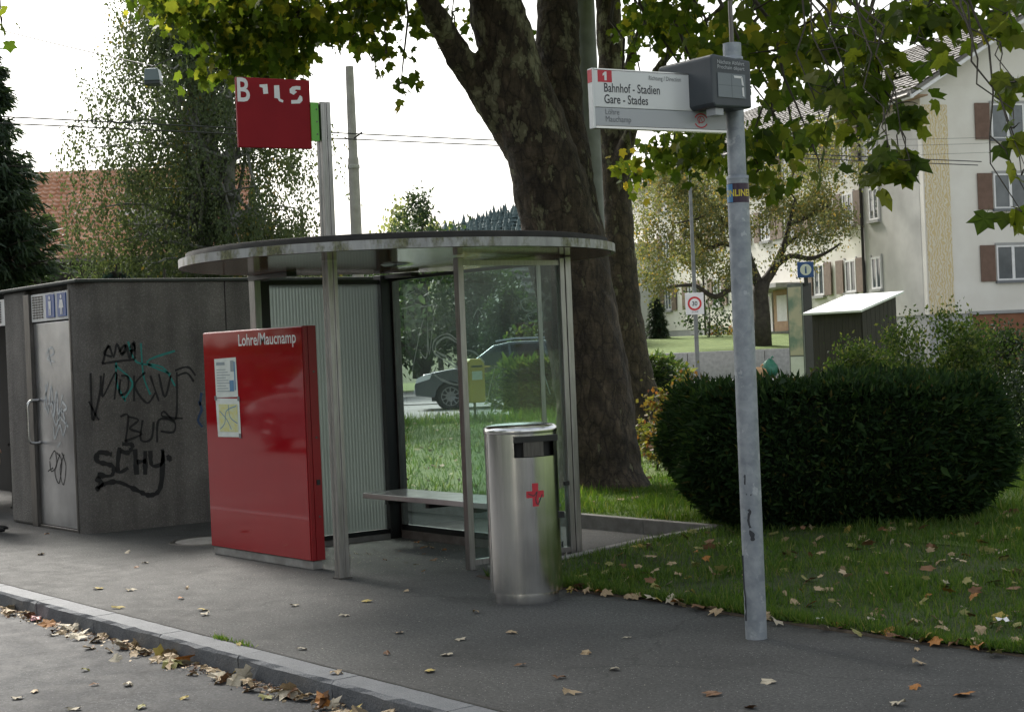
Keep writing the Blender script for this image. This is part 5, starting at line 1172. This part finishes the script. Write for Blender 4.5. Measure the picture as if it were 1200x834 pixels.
# the crown overhead and towards the road, above the picture
c0 = np.array([B1.x+1.5, B1.y-1.5, 9.6])
Q = clumped(10000, c0, (7.6, 7.6, 4.2), 420, .42, .35)
Q = np.concatenate([Q, clumped(6000, np.array([B2.x, B2.y, 10]), (6, 6, 4), 160, .42, .35)])
XC = Q[:, 0]*CA+Q[:, 1]*SA; DC = -Q[:, 0]*SA+Q[:, 1]*CA
vv = (H-Q[:, 2])*F/np.maximum(DC, .1)+V0; uu = XC*F/np.maximum(DC, .1)
ypx = 417+vv*math.cos(ROLL)-uu*math.sin(ROLL)
Q = Q[((ypx < -30) | (DC < .5)) & (Q[:, 2] > 4.6)]
scatter('upper_crown', Q, .27*(.7+.6*rng.rand(len(Q))), PLANE, 'plane_leaf', p1, .8, kind='stuff', origin=B1)
for k in range(34):
    q = Vector(Q[rng.randint(len(Q))]); s = rnd.choice([T1[0][0][-1], T1[1][0][-1], T1[2][0][-1]])
    BR.tube(limb(s, q-B1, .08, 6, .05), [.11, .09, .07, .055, .04, .025, .01], 6, False)
# hanging twigs with single large leaves, nearest to the camera
vm = []
for k in range(8):
    tv = [(a*(1+.12*rnd.uniform(-1, 1)), b*(1+.08*rnd.uniform(-1, 1)), c+.22*a*a*rnd.uniform(-1, 1)-.12*b*b*rnd.uniform(0, 1)) for a, b, c in PLANE[0]]
    me = bpy.data.meshes.new('leaf'); me.from_pydata(tv+[(.012, 0, 0), (.0, -.35, .05), (-.012, 0, 0)], [], PLANE[1]+[(13, 14, 15)]); me.materials.append(M_['plane_leaf'])
    a_ = me.attributes.new('rnd', 'FLOAT', 'FACE'); a_.data.foreach_set('value', [(k+.5)/8*.86]*len(me.polygons)); me.update(); vm.append(me)
for (px, py, rx, ry, D, dd, n) in near:
    s = D/F; c = Vector(at(px, py, D)); top = hook(px, D)
    tw = limb(top-B1, c-B1, .0, 6, .05); BR.tube(tw, [.009, .008, .007, .006, .005, .004, .003], 5, False)
    for j in range(max(2, n//5)):
        th = rnd.uniform(0, 6.283); rr = rnd.random()**.5
        e = c+Vector(cw(math.cos(th)*rx*s*rr, rnd.uniform(-1, 1)*dd, math.sin(th)*ry*s*rr)); s0 = tw[rnd.choice([4, 5, 6])]+B1
        tp = limb(s0-B1, e-B1, .05, 4, .07); BR.tube(tp, [.006, .005, .004, .003, .002], 4, False)
        for i in range(5 if j else n-5*(max(2, n//5)-1)):
            q = tp[rnd.choice([2, 3, 4])]+Vector((rnd.gauss(0, .05), rnd.gauss(0, .05), rnd.gauss(0, .04)-.03))
            o = bpy.data.objects.new('leaf', vm[rnd.randrange(8)]); col.objects.link(o); o.parent = p1; o.location = q
            sz = rnd.uniform(.085, .175); o.scale = (sz, sz, sz)
            tdir = Vector((rnd.gauss(0, .9), rnd.gauss(0, .9), -.75)).normalized(); nrm = Vector((rnd.gauss(0, .8)+.35, rnd.gauss(0, .8)-.3, .8))
            sx_ = tdir.cross(nrm).normalized(); o.rotation_euler = Matrix((sx_, tdir, sx_.cross(tdir))).transposed().to_euler()
BR.build('branches', 'twig', p1, smooth=True)

# ================================================================== HEDGE AND SHRUBS
hp = at(978, 560, 13.35)
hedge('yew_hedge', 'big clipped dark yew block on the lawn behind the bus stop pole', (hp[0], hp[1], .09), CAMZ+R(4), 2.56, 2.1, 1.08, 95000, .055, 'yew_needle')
def bush(name, label, px, D, base, blobs, n, ls, m, tipdown=-.2, sg=.1, k=30, stems=16, cat='shrub'):
    b = cw(uv(px, 450)[0]*D/F, D, base); t = thing(name, label, cat, b); tb = MB(); P = []
    tot = sum(q[2] for q in blobs)
    for c, r, w_ in blobs:
        for j in range(max(2, int(stems*w_/tot))):
            e = Vector(c)+Vector((rnd.uniform(-1, 1)*r[0], rnd.uniform(-1, 1)*r[1], rnd.uniform(0, 1)*r[2])); pth = limb((c[0]*.5+rnd.uniform(-.2, .2), rnd.uniform(-.2, .2), -.05), e, .05, 5, .05); tb.tube(pth, [.012, .010, .008, .006, .004, .002], 4, False)
            for q in pth[2:]:
                for i in range(int(n*.35/stems/4)): P.append(np.array(q)+rng.normal(size=3)*sg*.8)
        P += list(clumped(int(n*.65*w_/tot), c, r, max(5, int(k*w_/tot)), sg, .4))
    tb.build('stems', 'twig', t)
    scatter('foliage', np.array(P), ls*(.6+.8*rng.rand(len(P))), OVAL, m, t, tipdown, kind='stuff'); return t
bush('shrub', 'loose leafy shrub with upright shoots behind the right end of the yew', 1085, 18.5, .1, [((0, 0, .85), (.85, .6, .6), 1.0), ((.1, 0, 1.35), (.55, .4, .35), .5), ((-.75, .2, .85), (.6, .5, .42), .6)], 13000, .045, 'shrub_leaf', -.6)
bush('shrub', 'light green twiggy shrub at the foot of the timber shed', 1010, 20, .1, [((0, 0, .7), (.7, .6, .5), 1.0), ((.3, 0, 1.1), (.6, .4, .32), .6)], 8000, .045, 'shrub_leaf', -.6)
bush('shrub', 'dark green shrub at the right picture edge below the garage', 1185, 20, .1, [((0, 0, .8), (.8, .6, .7), 1.0), ((-.35, 0, 1.25), (.5, .4, .32), .4)], 9500, .05, 'tree_dark_leaf', -.4)
bush('shrub', 'pale green shoots of a shrub between dark shrub and twiggy one', 1140, 19.5, .1, [((0, 0, 1.0), (.5, .5, .6), 1.0)], 4500, .045, 'shrub_leaf', -.6)
bush('autumn_shrub', 'thin autumn shrub with red and yellow leaves between plane trunk and hedge', 795, 19, .1, [((0, 0, .65), (.42, .4, .5), 1.0), ((.25, 0, .55), (.35, .4, .35), .6), ((-.25, 0, .35), (.2, .3, .3), .3)], 1500, .065, 'autumn_shrub_leaf', .1, .07, 26, 30)
bush('shrub', 'green and red shrub at the foot of the plane trunk beside hedge', 775, 20.5, .1, [((0, 0, .3), (.5, .4, .3), 1.0)], 900, .07, 'autumn_shrub_leaf', .1, .08, 12)

# ================================================================== GRASS
def infr(x, y, mg=60):
    X = x*CA+y*SA; D = -x*SA+y*CA; return D > 1 and abs(X*F/D) < 600+mg
def grass(name, n, x0, x1, y0, y1, h, wd, label, dmax=99, m='grass_blade', clear=True):
    xs = rng.uniform(x0, x1, n*3); ys = rng.uniform(y0, y1, n*3)
    X = xs*CA+ys*SA; D = -xs*SA+ys*CA; ok = (np.abs(X*F/np.maximum(D, .1)) < 860) & (D < dmax) & (D > 2)
    e = np.interp(xs, [q[0] for q in EDGE], [q[1] for q in EDGE]); ok &= ((xs > -9.33) & (ys > e-.02)) | (ys > 9.16)
    if clear: ok &= (np.hypot(xs-hp[0], ys-hp[1]) > .85) & (np.hypot(xs-B1.x, ys-B1.y) > .45)
    patch = (np.sin(xs*3.7+1.3*np.sin(ys*2.9))+np.sin(ys*4.3+xs*1.1))*.25
    ok &= rng.rand(len(xs)) < .78+patch
    xs, ys = xs[ok][:n], ys[ok][:n]
    t = np.clip((ys-6.75)/2.3, 0, 1); z = .020+.10*t*t*(3-2*t)
    P = np.stack([xs, ys, z-.004], 1); k = len(P)
    fr = rotframes(k, 0, np.tile([0, 0, 1.0], (k, 1)), .42)
    tall = 1+.35*np.sin(xs*5.1)*np.sin(ys*4.7)
    tpl = ([(-wd, 0, 0), (wd, 0, 0), (wd*.7, .55, .06), (0, 1, .22), (-wd*.7, .55, .06)], [(0, 1, 2), (0, 2, 4), (4, 2, 3)])
    return tag(scatter(name, P, h*(.45+.8*rng.rand(k))*tall, tpl, m, frames=fr), label, 'grass', kind='stuff')
grass('grass', 120000, -13.5, 0.5, 6.65, 15.0, .062, .055, 'short green grass of the lawn around the hedge and pole')
grass('grass', 9000, -9.3, -1.5, 6.60, 6.82, .055, .06, 'grass fringe hanging over the pavement edge', clear=False)
grass('grass', 45000, -32, -6, 9.2, 26, .10, .07, 'sunlit rough grass on the green behind the shelter', 35.5)
# longer fringe along the road edge of the green
Pf = np.array([cw(rng.uniform(-9, 3), rng.uniform(33.6, 34.6), .1) for _ in range(5000)])
tag(scatter('grass', Pf, .3*(.5+.7*rng.rand(len(Pf))), ([(-.04, 0, 0), (.04, 0, 0), (0, 1, .2)], [(0, 1, 2)]), 'grass_blade', frames=rotframes(len(Pf), 0, np.tile([0, 0, 1.0], (len(Pf), 1)), .4)), 'taller grass fringe along the far road edge', 'grass', kind='stuff')
Pf = np.array([(gx(372/1, 732)[0]+rnd.gauss(0, .05), KY1+.01+rnd.gauss(0, .012), 0) for _ in range(90)]+[(-8.3+rnd.gauss(0, .07), KY1+.01+rnd.gauss(0, .01), 0) for _ in range(70)])
tag(scatter('grass', Pf, .035, NEEDLE, 'grass_blade', frames=rotframes(len(Pf), 0, np.tile([0, 0, 1.0], (len(Pf), 1)), .6)), 'small tuft of grass growing in the kerb joint', 'grass tuft', kind='stuff')

# ================================================================== FALLEN LEAVES
LM = {}
for mname in ('leaf_tan', 'leaf_brown', 'leaf_orange', 'leaf_yellow', 'leaf_pale', 'leaf_olive'):
    for k in range(5):
        cx, cy_, tw_ = rnd.uniform(-.45, .35), rnd.uniform(-.35, .45), rnd.uniform(-.45, .45)
        tv = [(a*(1-.25*abs(cx)*a*a)*rnd.uniform(.85, 1.1), b*rnd.uniform(.92, 1.06), c*.8+cx*a*a+cy_*(b-.4)**2*.6+tw_*a*(b-.4)+rnd.uniform(-.07, .07)) for a, b, c in PLANE[0]]
        mn = min(p[2] for p in tv); tv = [(a, b-.4, c-mn*.6) for a, b, c in tv]
        me = bpy.data.meshes.new('fallen_leaf'); me.from_pydata(tv+[(.02, -.36, tv[0][2]), (.03, -.75, tv[0][2]+.08), (-.01, -.38, tv[0][2])], [], PLANE[1]+[(13, 14, 15)]); me.materials.append(M_[mname]); me.update(); LM[mname, k] = me
CN = {'leaf_tan': 'tan', 'leaf_brown': 'dark brown', 'leaf_orange': 'rusty orange', 'leaf_yellow': 'yellow', 'leaf_pale': 'pale bleached', 'leaf_olive': 'olive green'}
def leaf(x, y, z, size, where, weights, tilt=.25, mname=None):
    mname = mname or rnd.choices(list(CN), weights)[0]
    o = bpy.data.objects.new('fallen_leaf', LM[mname, rnd.randrange(5)]); col.objects.link(o)
    o.location = (x, y, z); o.rotation_euler = (rnd.gauss(0, tilt), rnd.gauss(0, tilt), rnd.uniform(0, 6.283)); s = size*rnd.uniform(.6, 1.15); o.scale = (s*rnd.uniform(.45, 1), s, s*rnd.uniform(.6, 1.2))
    tag(o, f'{CN[mname]} fallen leaf lying {where[0]}', 'fallen leaf', where[1])
WG = ('in the gutter along the kerb', 'leaves in the gutter'); WP = ('flat on the asphalt pavement', 'leaves on the pavement'); WL = ('in the grass of the lawn', 'leaves on the lawn'); WE = ('along the lawn edge', 'leaves along the lawn edge'); WR = ('on the road surface', 'leaves on the road')
for (px, py) in ((55, 626), (48, 650), (153, 692), (170, 660), (138, 713), (238, 715), (240, 721), (219, 690), (212, 702), (476, 693), (558, 718), (467, 742), (540, 750), (523, 768), (504, 787), (453, 767), (353, 761), (280, 756), (403, 722), (394, 790), (160, 665), (115, 690), (610, 780), (687, 766), (720, 785), (670, 813), (835, 814), (1072, 807), (1077, 779), (1052, 826), (880, 830), (1075, 762), (735, 748), (900, 800), (1130, 815), (345, 710), (149, 648), (430, 705), (600, 742), (655, 795)):
    q = gx(px, py); leaf(q[0], q[1], .006, .085, WP, (4, 1.2, .8, 1.5, 3, .6), .15)
for k in range(22): leaf(rnd.uniform(-11.8, -9.9), rnd.uniform(6.6, 7.6), .005, .06, ('on the shelter floor', 'leaves on the shelter floor'), (1, 4, 2, .2, 1, .2), .2)
for k in range(84):
    t = rnd.random()**.8; xq = -12.3+t*6.6; yq = 4.06-abs(rnd.gauss(0, .07+.05*t))-.03
    leaf(xq, yq, -.105+rnd.random()*.03*math.exp(-(4.03-yq)*6), .10+.03*t, WG, (6, 1.6, .6, .8, 5, .3), .45)
for xq, mm in ((-6.95, 'leaf_orange'), (-6.9, 'leaf_brown'), (-7.8, 'leaf_pale'), (-10.9, 'leaf_brown')): leaf(xq, 3.98, -.075, .15, WG, None, .9, mm)
for (px, py) in ((62, 745), (100, 786), (110, 803), (40, 811), (150, 803), (20, 819), (85, 832), (312, 819), (215, 819), (165, 830)):
    q = gx(px, py, -.11); leaf(q[0], q[1], -.105, .08, WR, (2, 1, 0, .5, 5, .5), .12)
for k in range(62):
    xq = -8.45+rnd.random()**1.1*5.2; e = np.interp(xq, [q[0] for q in EDGE], [q[1] for q in EDGE]); leaf(xq, e+rnd.gauss(-.02, .05), .022, .10, WE, (5, 3, 2, 2, 1.5, 1), .35)
n = 0
while n < 92:
    px, py = rnd.uniform(670, 1200), rnd.uniform(600, 765); q = gx(px, py, .05)
    if q[1] < 6.85 or q[0] < -9.2 or np.hypot(q[0]-hp[0], q[1]-hp[1]) < 1.0: continue
    leaf(q[0], q[1], lawn_z(q[0], q[1])+.018, .078, WL, (5, 3, 2, 2, 1.5, 1), .4); n += 1
# the rest: crumbs in the gutter, leaves farther out
P = []; 
for k in range(1500):
    t = rnd.random(); P.append((-13+t*8.5, 4.055-abs(rnd.gauss(0, .05+.05*t)), -.107+rnd.random()*.012))
fr = rotframes(len(P), 0, None); fr = (fr[0], fr[1]*np.array([1, 1, .35]), fr[2])
for mname, lo, hi in (('leaf_brown', 0, 700), ('leaf_tan', 700, 1500)):
    tag(scatter('leaf_litter', np.array(P[lo:hi]), .026*(.4+rng.rand(hi-lo)), OVAL, mname, frames=tuple(a[lo:hi] for a in fr)), ('dark crumbled' if mname == 'leaf_brown' else 'pale crumbled')+' leaf litter along the foot of the kerb', 'leaf litter', kind='stuff')
P = []
while len(P) < 1150:
    xq, yq = (rnd.uniform(-34, -5), rnd.uniform(9.25, 28)) if len(P) % 9 else (rnd.uniform(-9.2, -2.5), rnd.uniform(6.85, 11))
    if not infr(xq, yq) or np.hypot(xq-hp[0], yq-hp[1]) < .9: continue
    P.append((xq, yq, lawn_z(xq, yq)+.02+rnd.random()*.03))
for mname, lo, hi in (('leaf_tan', 0, 420), ('leaf_brown', 420, 820), ('leaf_olive', 820, 1150)):
    tag(scatter('leaf_litter', np.array(P[lo:hi]), .085*(.6+.6*rng.rand(hi-lo)), PLANE, mname, frames=tuple(a[lo:hi]*np.array([1, 1, .5]) for a in rotframes(1150, 0))), CN[mname]+' leaves scattered over the green behind shelter and hedge', 'leaf litter', kind='stuff')
# grit and crumbs on the shelter floor, specks on the pavement
gr = []
for k in range(420): gr.append((rnd.gauss(-10.7, .75), rnd.gauss(7.1, .4), .004))
gr = [g for g in gr if -12 < g[0] < -9.5 and 6.3 < g[1] < 7.7]
tag(scatter('grit', np.array(gr), .016*(.3+rng.rand(len(gr))), OVAL, 'leaf_pale', frames=tuple(a*np.array([1, 1, .15]) for a in rotframes(len(gr), 0))), 'pale grit and crumbs on the floor under the shelter', 'grit', kind='stuff')
gr = np.array([(rnd.uniform(-14, -4), rnd.uniform(4.4, 6.6), .003) for _ in range(160)])
tag(scatter('grit', gr, .010*(.4+rng.rand(len(gr))), OVAL, 'leaf_pale', frames=tuple(a*np.array([1, 1, .1]) for a in rotframes(len(gr), 0))), 'small pale specks scattered over the pavement', 'grit', kind='stuff')
def scrap(label, px, py, z, w_, l_, m, rz):
    q = gx(px, py, z); b = MB()
    for i in range(5): b.v += [(-w_/2, -l_/2+l_*i/4, .006+.012*math.sin(i*1.7)), (w_/2, -l_/2+l_*i/4, .004+.01*math.cos(i*2.1))]
    b.f = [(2*i, 2*i+1, 2*i+3, 2*i+2) for i in range(4)]
    o = b.build('paper_scrap', m); o.location = (q[0], q[1], z); o.rotation_euler = (0, 0, rz); tag(o, label, 'litter')
mat('pink_wrapper', (.62, .30, .32), (.70, .45, .46), 20, .5)
scrap('pink paper wrapper lying in the gutter leaves', 42, 725, -.105, .07, .20, 'pink_wrapper', R(70)); scrap('white scrap of paper lying in the lawn grass', 1178, 727, .07, .05, .13, 'white_vinyl', R(60)); scrap('small white tissue on the lawn edge beside the pole', 961, 726, .03, .04, .05, 'white_vinyl', R(10))
# ================================================================== PERSON whose shoe tip shows at the left edge
q = gx(-18, 622)
pe = thing('person', 'person in dark clothes standing at the left edge, only a black shoe showing', 'person', (q[0], q[1], 0), CAMZ+R(0))
def skin_body(name, verts, edges, rad, m, parent, root=0, lev=2):
    me = bpy.data.meshes.new(name); me.from_pydata(verts, edges, []); me.update(); o = bpy.data.objects.new(name, me); col.objects.link(o); o.parent = parent
    me.materials.append(M_[m]); sk = o.modifiers.new('skin', 'SKIN'); sk.use_smooth_shade = True
    if not me.skin_vertices: bpy.context.view_layer.objects.active = o
    d = me.skin_vertices[0].data if me.skin_vertices else None
    if d is None: return o
    for i, r_ in enumerate(rad): d[i].radius = (r_, r_) if not hasattr(r_, '__len__') else r_
    d[root].use_root = True
    s = o.modifiers.new('sub', 'SUBSURF'); s.levels = lev; s.render_levels = lev; return o
# local x = direction the feet point (to the right of the picture)
vb = [(0, 0, .95), (0, 0, 1.15), (.02, 0, 1.38), (.02, 0, 1.50), (.03, 0, 1.58), (0, -.10, .88), (.02, -.11, .48), (-.02, -.11, .10), (0, .10, .88), (.0, .12, .48), (-.06, .13, .10), (.01, -.19, 1.42), (-.04, -.24, 1.13), (.06, -.25, .88), (.01, .19, 1.42), (-.04, .24, 1.13), (.06, .25, .88)]
eb_ = [(0, 1), (1, 2), (2, 3), (3, 4), (0, 5), (5, 6), (6, 7), (0, 8), (8, 9), (9, 10), (2, 11), (11, 12), (12, 13), (2, 14), (14, 15), (15, 16)]
rb_ = [(.13, .16), (.12, .15), (.13, .18), .07, .055, .105, .075, .06, .105, .075, .06, .07, .052, .042, .07, .052, .042]
skin_body('body', vb, eb_, rb_, 'cloth_dark', pe)
hd_ = MB(); 
for i in range(9):
    ph = math.pi*i/8
    for k in range(14):
        th = 6.283*k/14; xx_ = math.sin(ph)*math.cos(th); yy_ = math.sin(ph)*math.sin(th); zz_ = math.cos(ph)
        nose = .02 if (k == 0 and i == 5) else 0; chin = .8 if zz_ < -.4 else 1
        hd_.v.append((.03+(.10+nose)*xx_*(chin if xx_ < 0 else 1), .077*yy_*chin, 1.685+.12*zz_))
for i in range(8):
    for k in range(14): hd_.f.append((i*14+k, i*14+(k+1) % 14, (i+1)*14+(k+1) % 14, (i+1)*14+k))
ho = hd_.build('head', 'skin', pe, smooth=True)
for s in (-1, 1): MB().lathe([(0, .012), (.011, .004), (.011, -.004), (0, -.012)], (.122, s*.032), 8).xf(Matrix.Translation((0, 0, 1.70))).build('eye', 'ink', ho); MB().box(.02, .045, s*.078-.008, s*.078+.008, 1.66, 1.72).build('ear', 'skin', ho, bevel=.006)
MB().box(.118, .124, -.022, .022, 1.630, 1.637).build('mouth', 'shutter_brown', ho)
MB().lathe([(0, 1.815), (.06, 1.805), (.095, 1.765), (.102, 1.71)], (.015, 0), 14).build('hair', 'hair', pe, smooth=True)
for s in (-1, 1):
    hv = [(.06, s*.25, .86), (.065, s*.25, .79)]; he = [(0, 1)]; hr = [.026, .030]
    for j in range(4): hv += [(.09-.024*j, s*.25, .745), (.10-.024*j, s*.246, .70-.008*abs(j-1.5)), (.10-.024*j, s*.238, .665-.012*abs(j-1.5))]; b_ = 2+3*j; he += [(1, b_), (b_, b_+1), (b_+1, b_+2)]; hr += [.010, .009, .007]
    hv += [(.105, s*.245, .80), (.125, s*.238, .765)]; he += [(0, 14), (14, 15)]; hr += [.011, .008]
    skin_body('hand', hv, he, hr, 'skin', pe, 0, 1)
    oy = -.11 if s < 0 else .13; ox = 0 if s < 0 else -.04
    st = [(-.09, .030, .085), (-.05, .036, .10), (.03, .038, .095), (.10, .044, .062), (.17, .045, .045), (.215, .034, .032), (.235, .012, .018)]
    sm2 = MB(); K = 10
    for xq, wq, hq in st:
        for k in range(K):
            a = 6.283*k/K; sm2.v.append((xq+ox, oy+wq*math.cos(a), max(.0, hq*.5+hq*.5*math.sin(a)) if math.sin(a) > -.5 else .0))
    for i in range(len(st)-1):
        for k in range(K): sm2.f.append((i*K+k, i*K+(k+1) % K, (i+1)*K+(k+1) % K, (i+1)*K+k))
    sm2.f += [tuple(range(K)), tuple((len(st)-1)*K+k for k in range(K))]
    sm2.build('shoe', 'shoe_black', pe, smooth=True)

# ================================================================== ACROSS THE ROAD (mirrored in the red board, the glass and the steel)
pc = copy_tree(car); pc.location = (-25.5, -3.2, -.11); pc.rotation_euler = (0, 0, 0); pc['label'] = 'dark car parked across the road, mirrored in the red board'; pc['category'] = 'car'
def row_house(label, x0, x1, y0, hgt, m):
    t = thing('row_house', label, 'house', (x0, y0, -.1)); w_ = x1-x0
    MB().box(0, w_, -9, 0, 0, hgt).build('wall', m, t)
    MB().prism([(-9.6, hgt-.1), (.6, hgt-.1), (-4.5, hgt+3.4)], -.4, w_+.4, 'x').build('roof', 'tile_brown', t)
    n = int(w_/3)
    for f in range(int(hgt/2.8)):
        for k in range(n):
            xw = w_*(k+.5)/n-.5; zw = .9+f*2.8
            o = MB().box(xw, xw+1.0, .002, .05, zw, zw+1.4).build('window', 'white_paint', t); MB().box(xw+.08, xw+.92, .051, .06, zw+.08, zw+1.32).build('pane', 'window_glass', o)
row_house('cream row house across the road facing the kiosk, seen only in reflections', -60, -38, -15, 8.4, 'plaster_cream')
row_house('grey row house across the road facing the shelter, seen only in reflections', -32, -14, -16, 6, 'plaster_grey')
row_house('low cream house across the road behind the camera, seen only in reflections', 6, 26, -16, 6, 'plaster_cream')

leafy_tree('added_street_tree', 'dense unseen tree added behind the camera as a dark band for the steel bin', (9.5, -8.5, -.1), 8, [((0, 0, 4.6), (3.2, 3.2, 3.2), 1.0)], 5000, .28, 'tree_dark_leaf', .22, k=50)  # out of view, added to give the steel a dark band
leafy_tree('added_street_tree', 'unseen street tree added across the road left of the grey row house for reflections', (-33, -11, -.1), 7, [((0, 0, 4.4), (2.6, 2.6, 2.8), 1.0)], 3500, .28, 'tree_dark_leaf', .2, k=40)  # out of view, added for darker reflections and less front skylight

for k, (xq, yq, lab) in enumerate(((-50, -10, 'farthest left'), (-37, -10.5, 'second from the far left'), (-23, -10, 'third from the far left'), (-10, -10.5, 'fourth, nearest the camera'))):
    leafy_tree('added_street_tree', 'unseen tall street tree added across the road, '+lab+', to dim the front light', (xq, yq, -.1), 11, [((0, 0, 6.4), (4.6, 3.2, 4.2), 1.0)], 3600, .40, 'tree_dark_leaf', .24, k=60, sg=.5, group='added street trees across the road')  # unseen row added to darken light from the road side
hedge('added_garden_hedge', 'long unseen hedge added across the road as a dark reflection for the red board', (-36, -8.6, -.1), 0, 46, 1.2, 1.9, 9000, .26, 'tree_dark_leaf')  # unseen hedge, added to keep the red board's reflection dark
for k in range(9):
    a = rnd.uniform(-1, 1); b = rnd.uniform(-.9, .1); q = Vector((*hp[:2], .09))+Matrix.Rotation(CAMZ, 3, 'Z') @ Vector((a, b, 1.10)); leaf(q.x, q.y, q.z, .08, ('caught on top of the yew hedge', 'leaves on the yew hedge'), (2, 4, 3, .5, 0, 0), .4)

bush('shrub', 'dense dark shrub right of the yew block at the picture edge', 1232, 17.5, .1, [((0, 0, .7), (.75, .7, .65), 1.0)], 6000, .05, 'tree_dark_leaf', -.3)
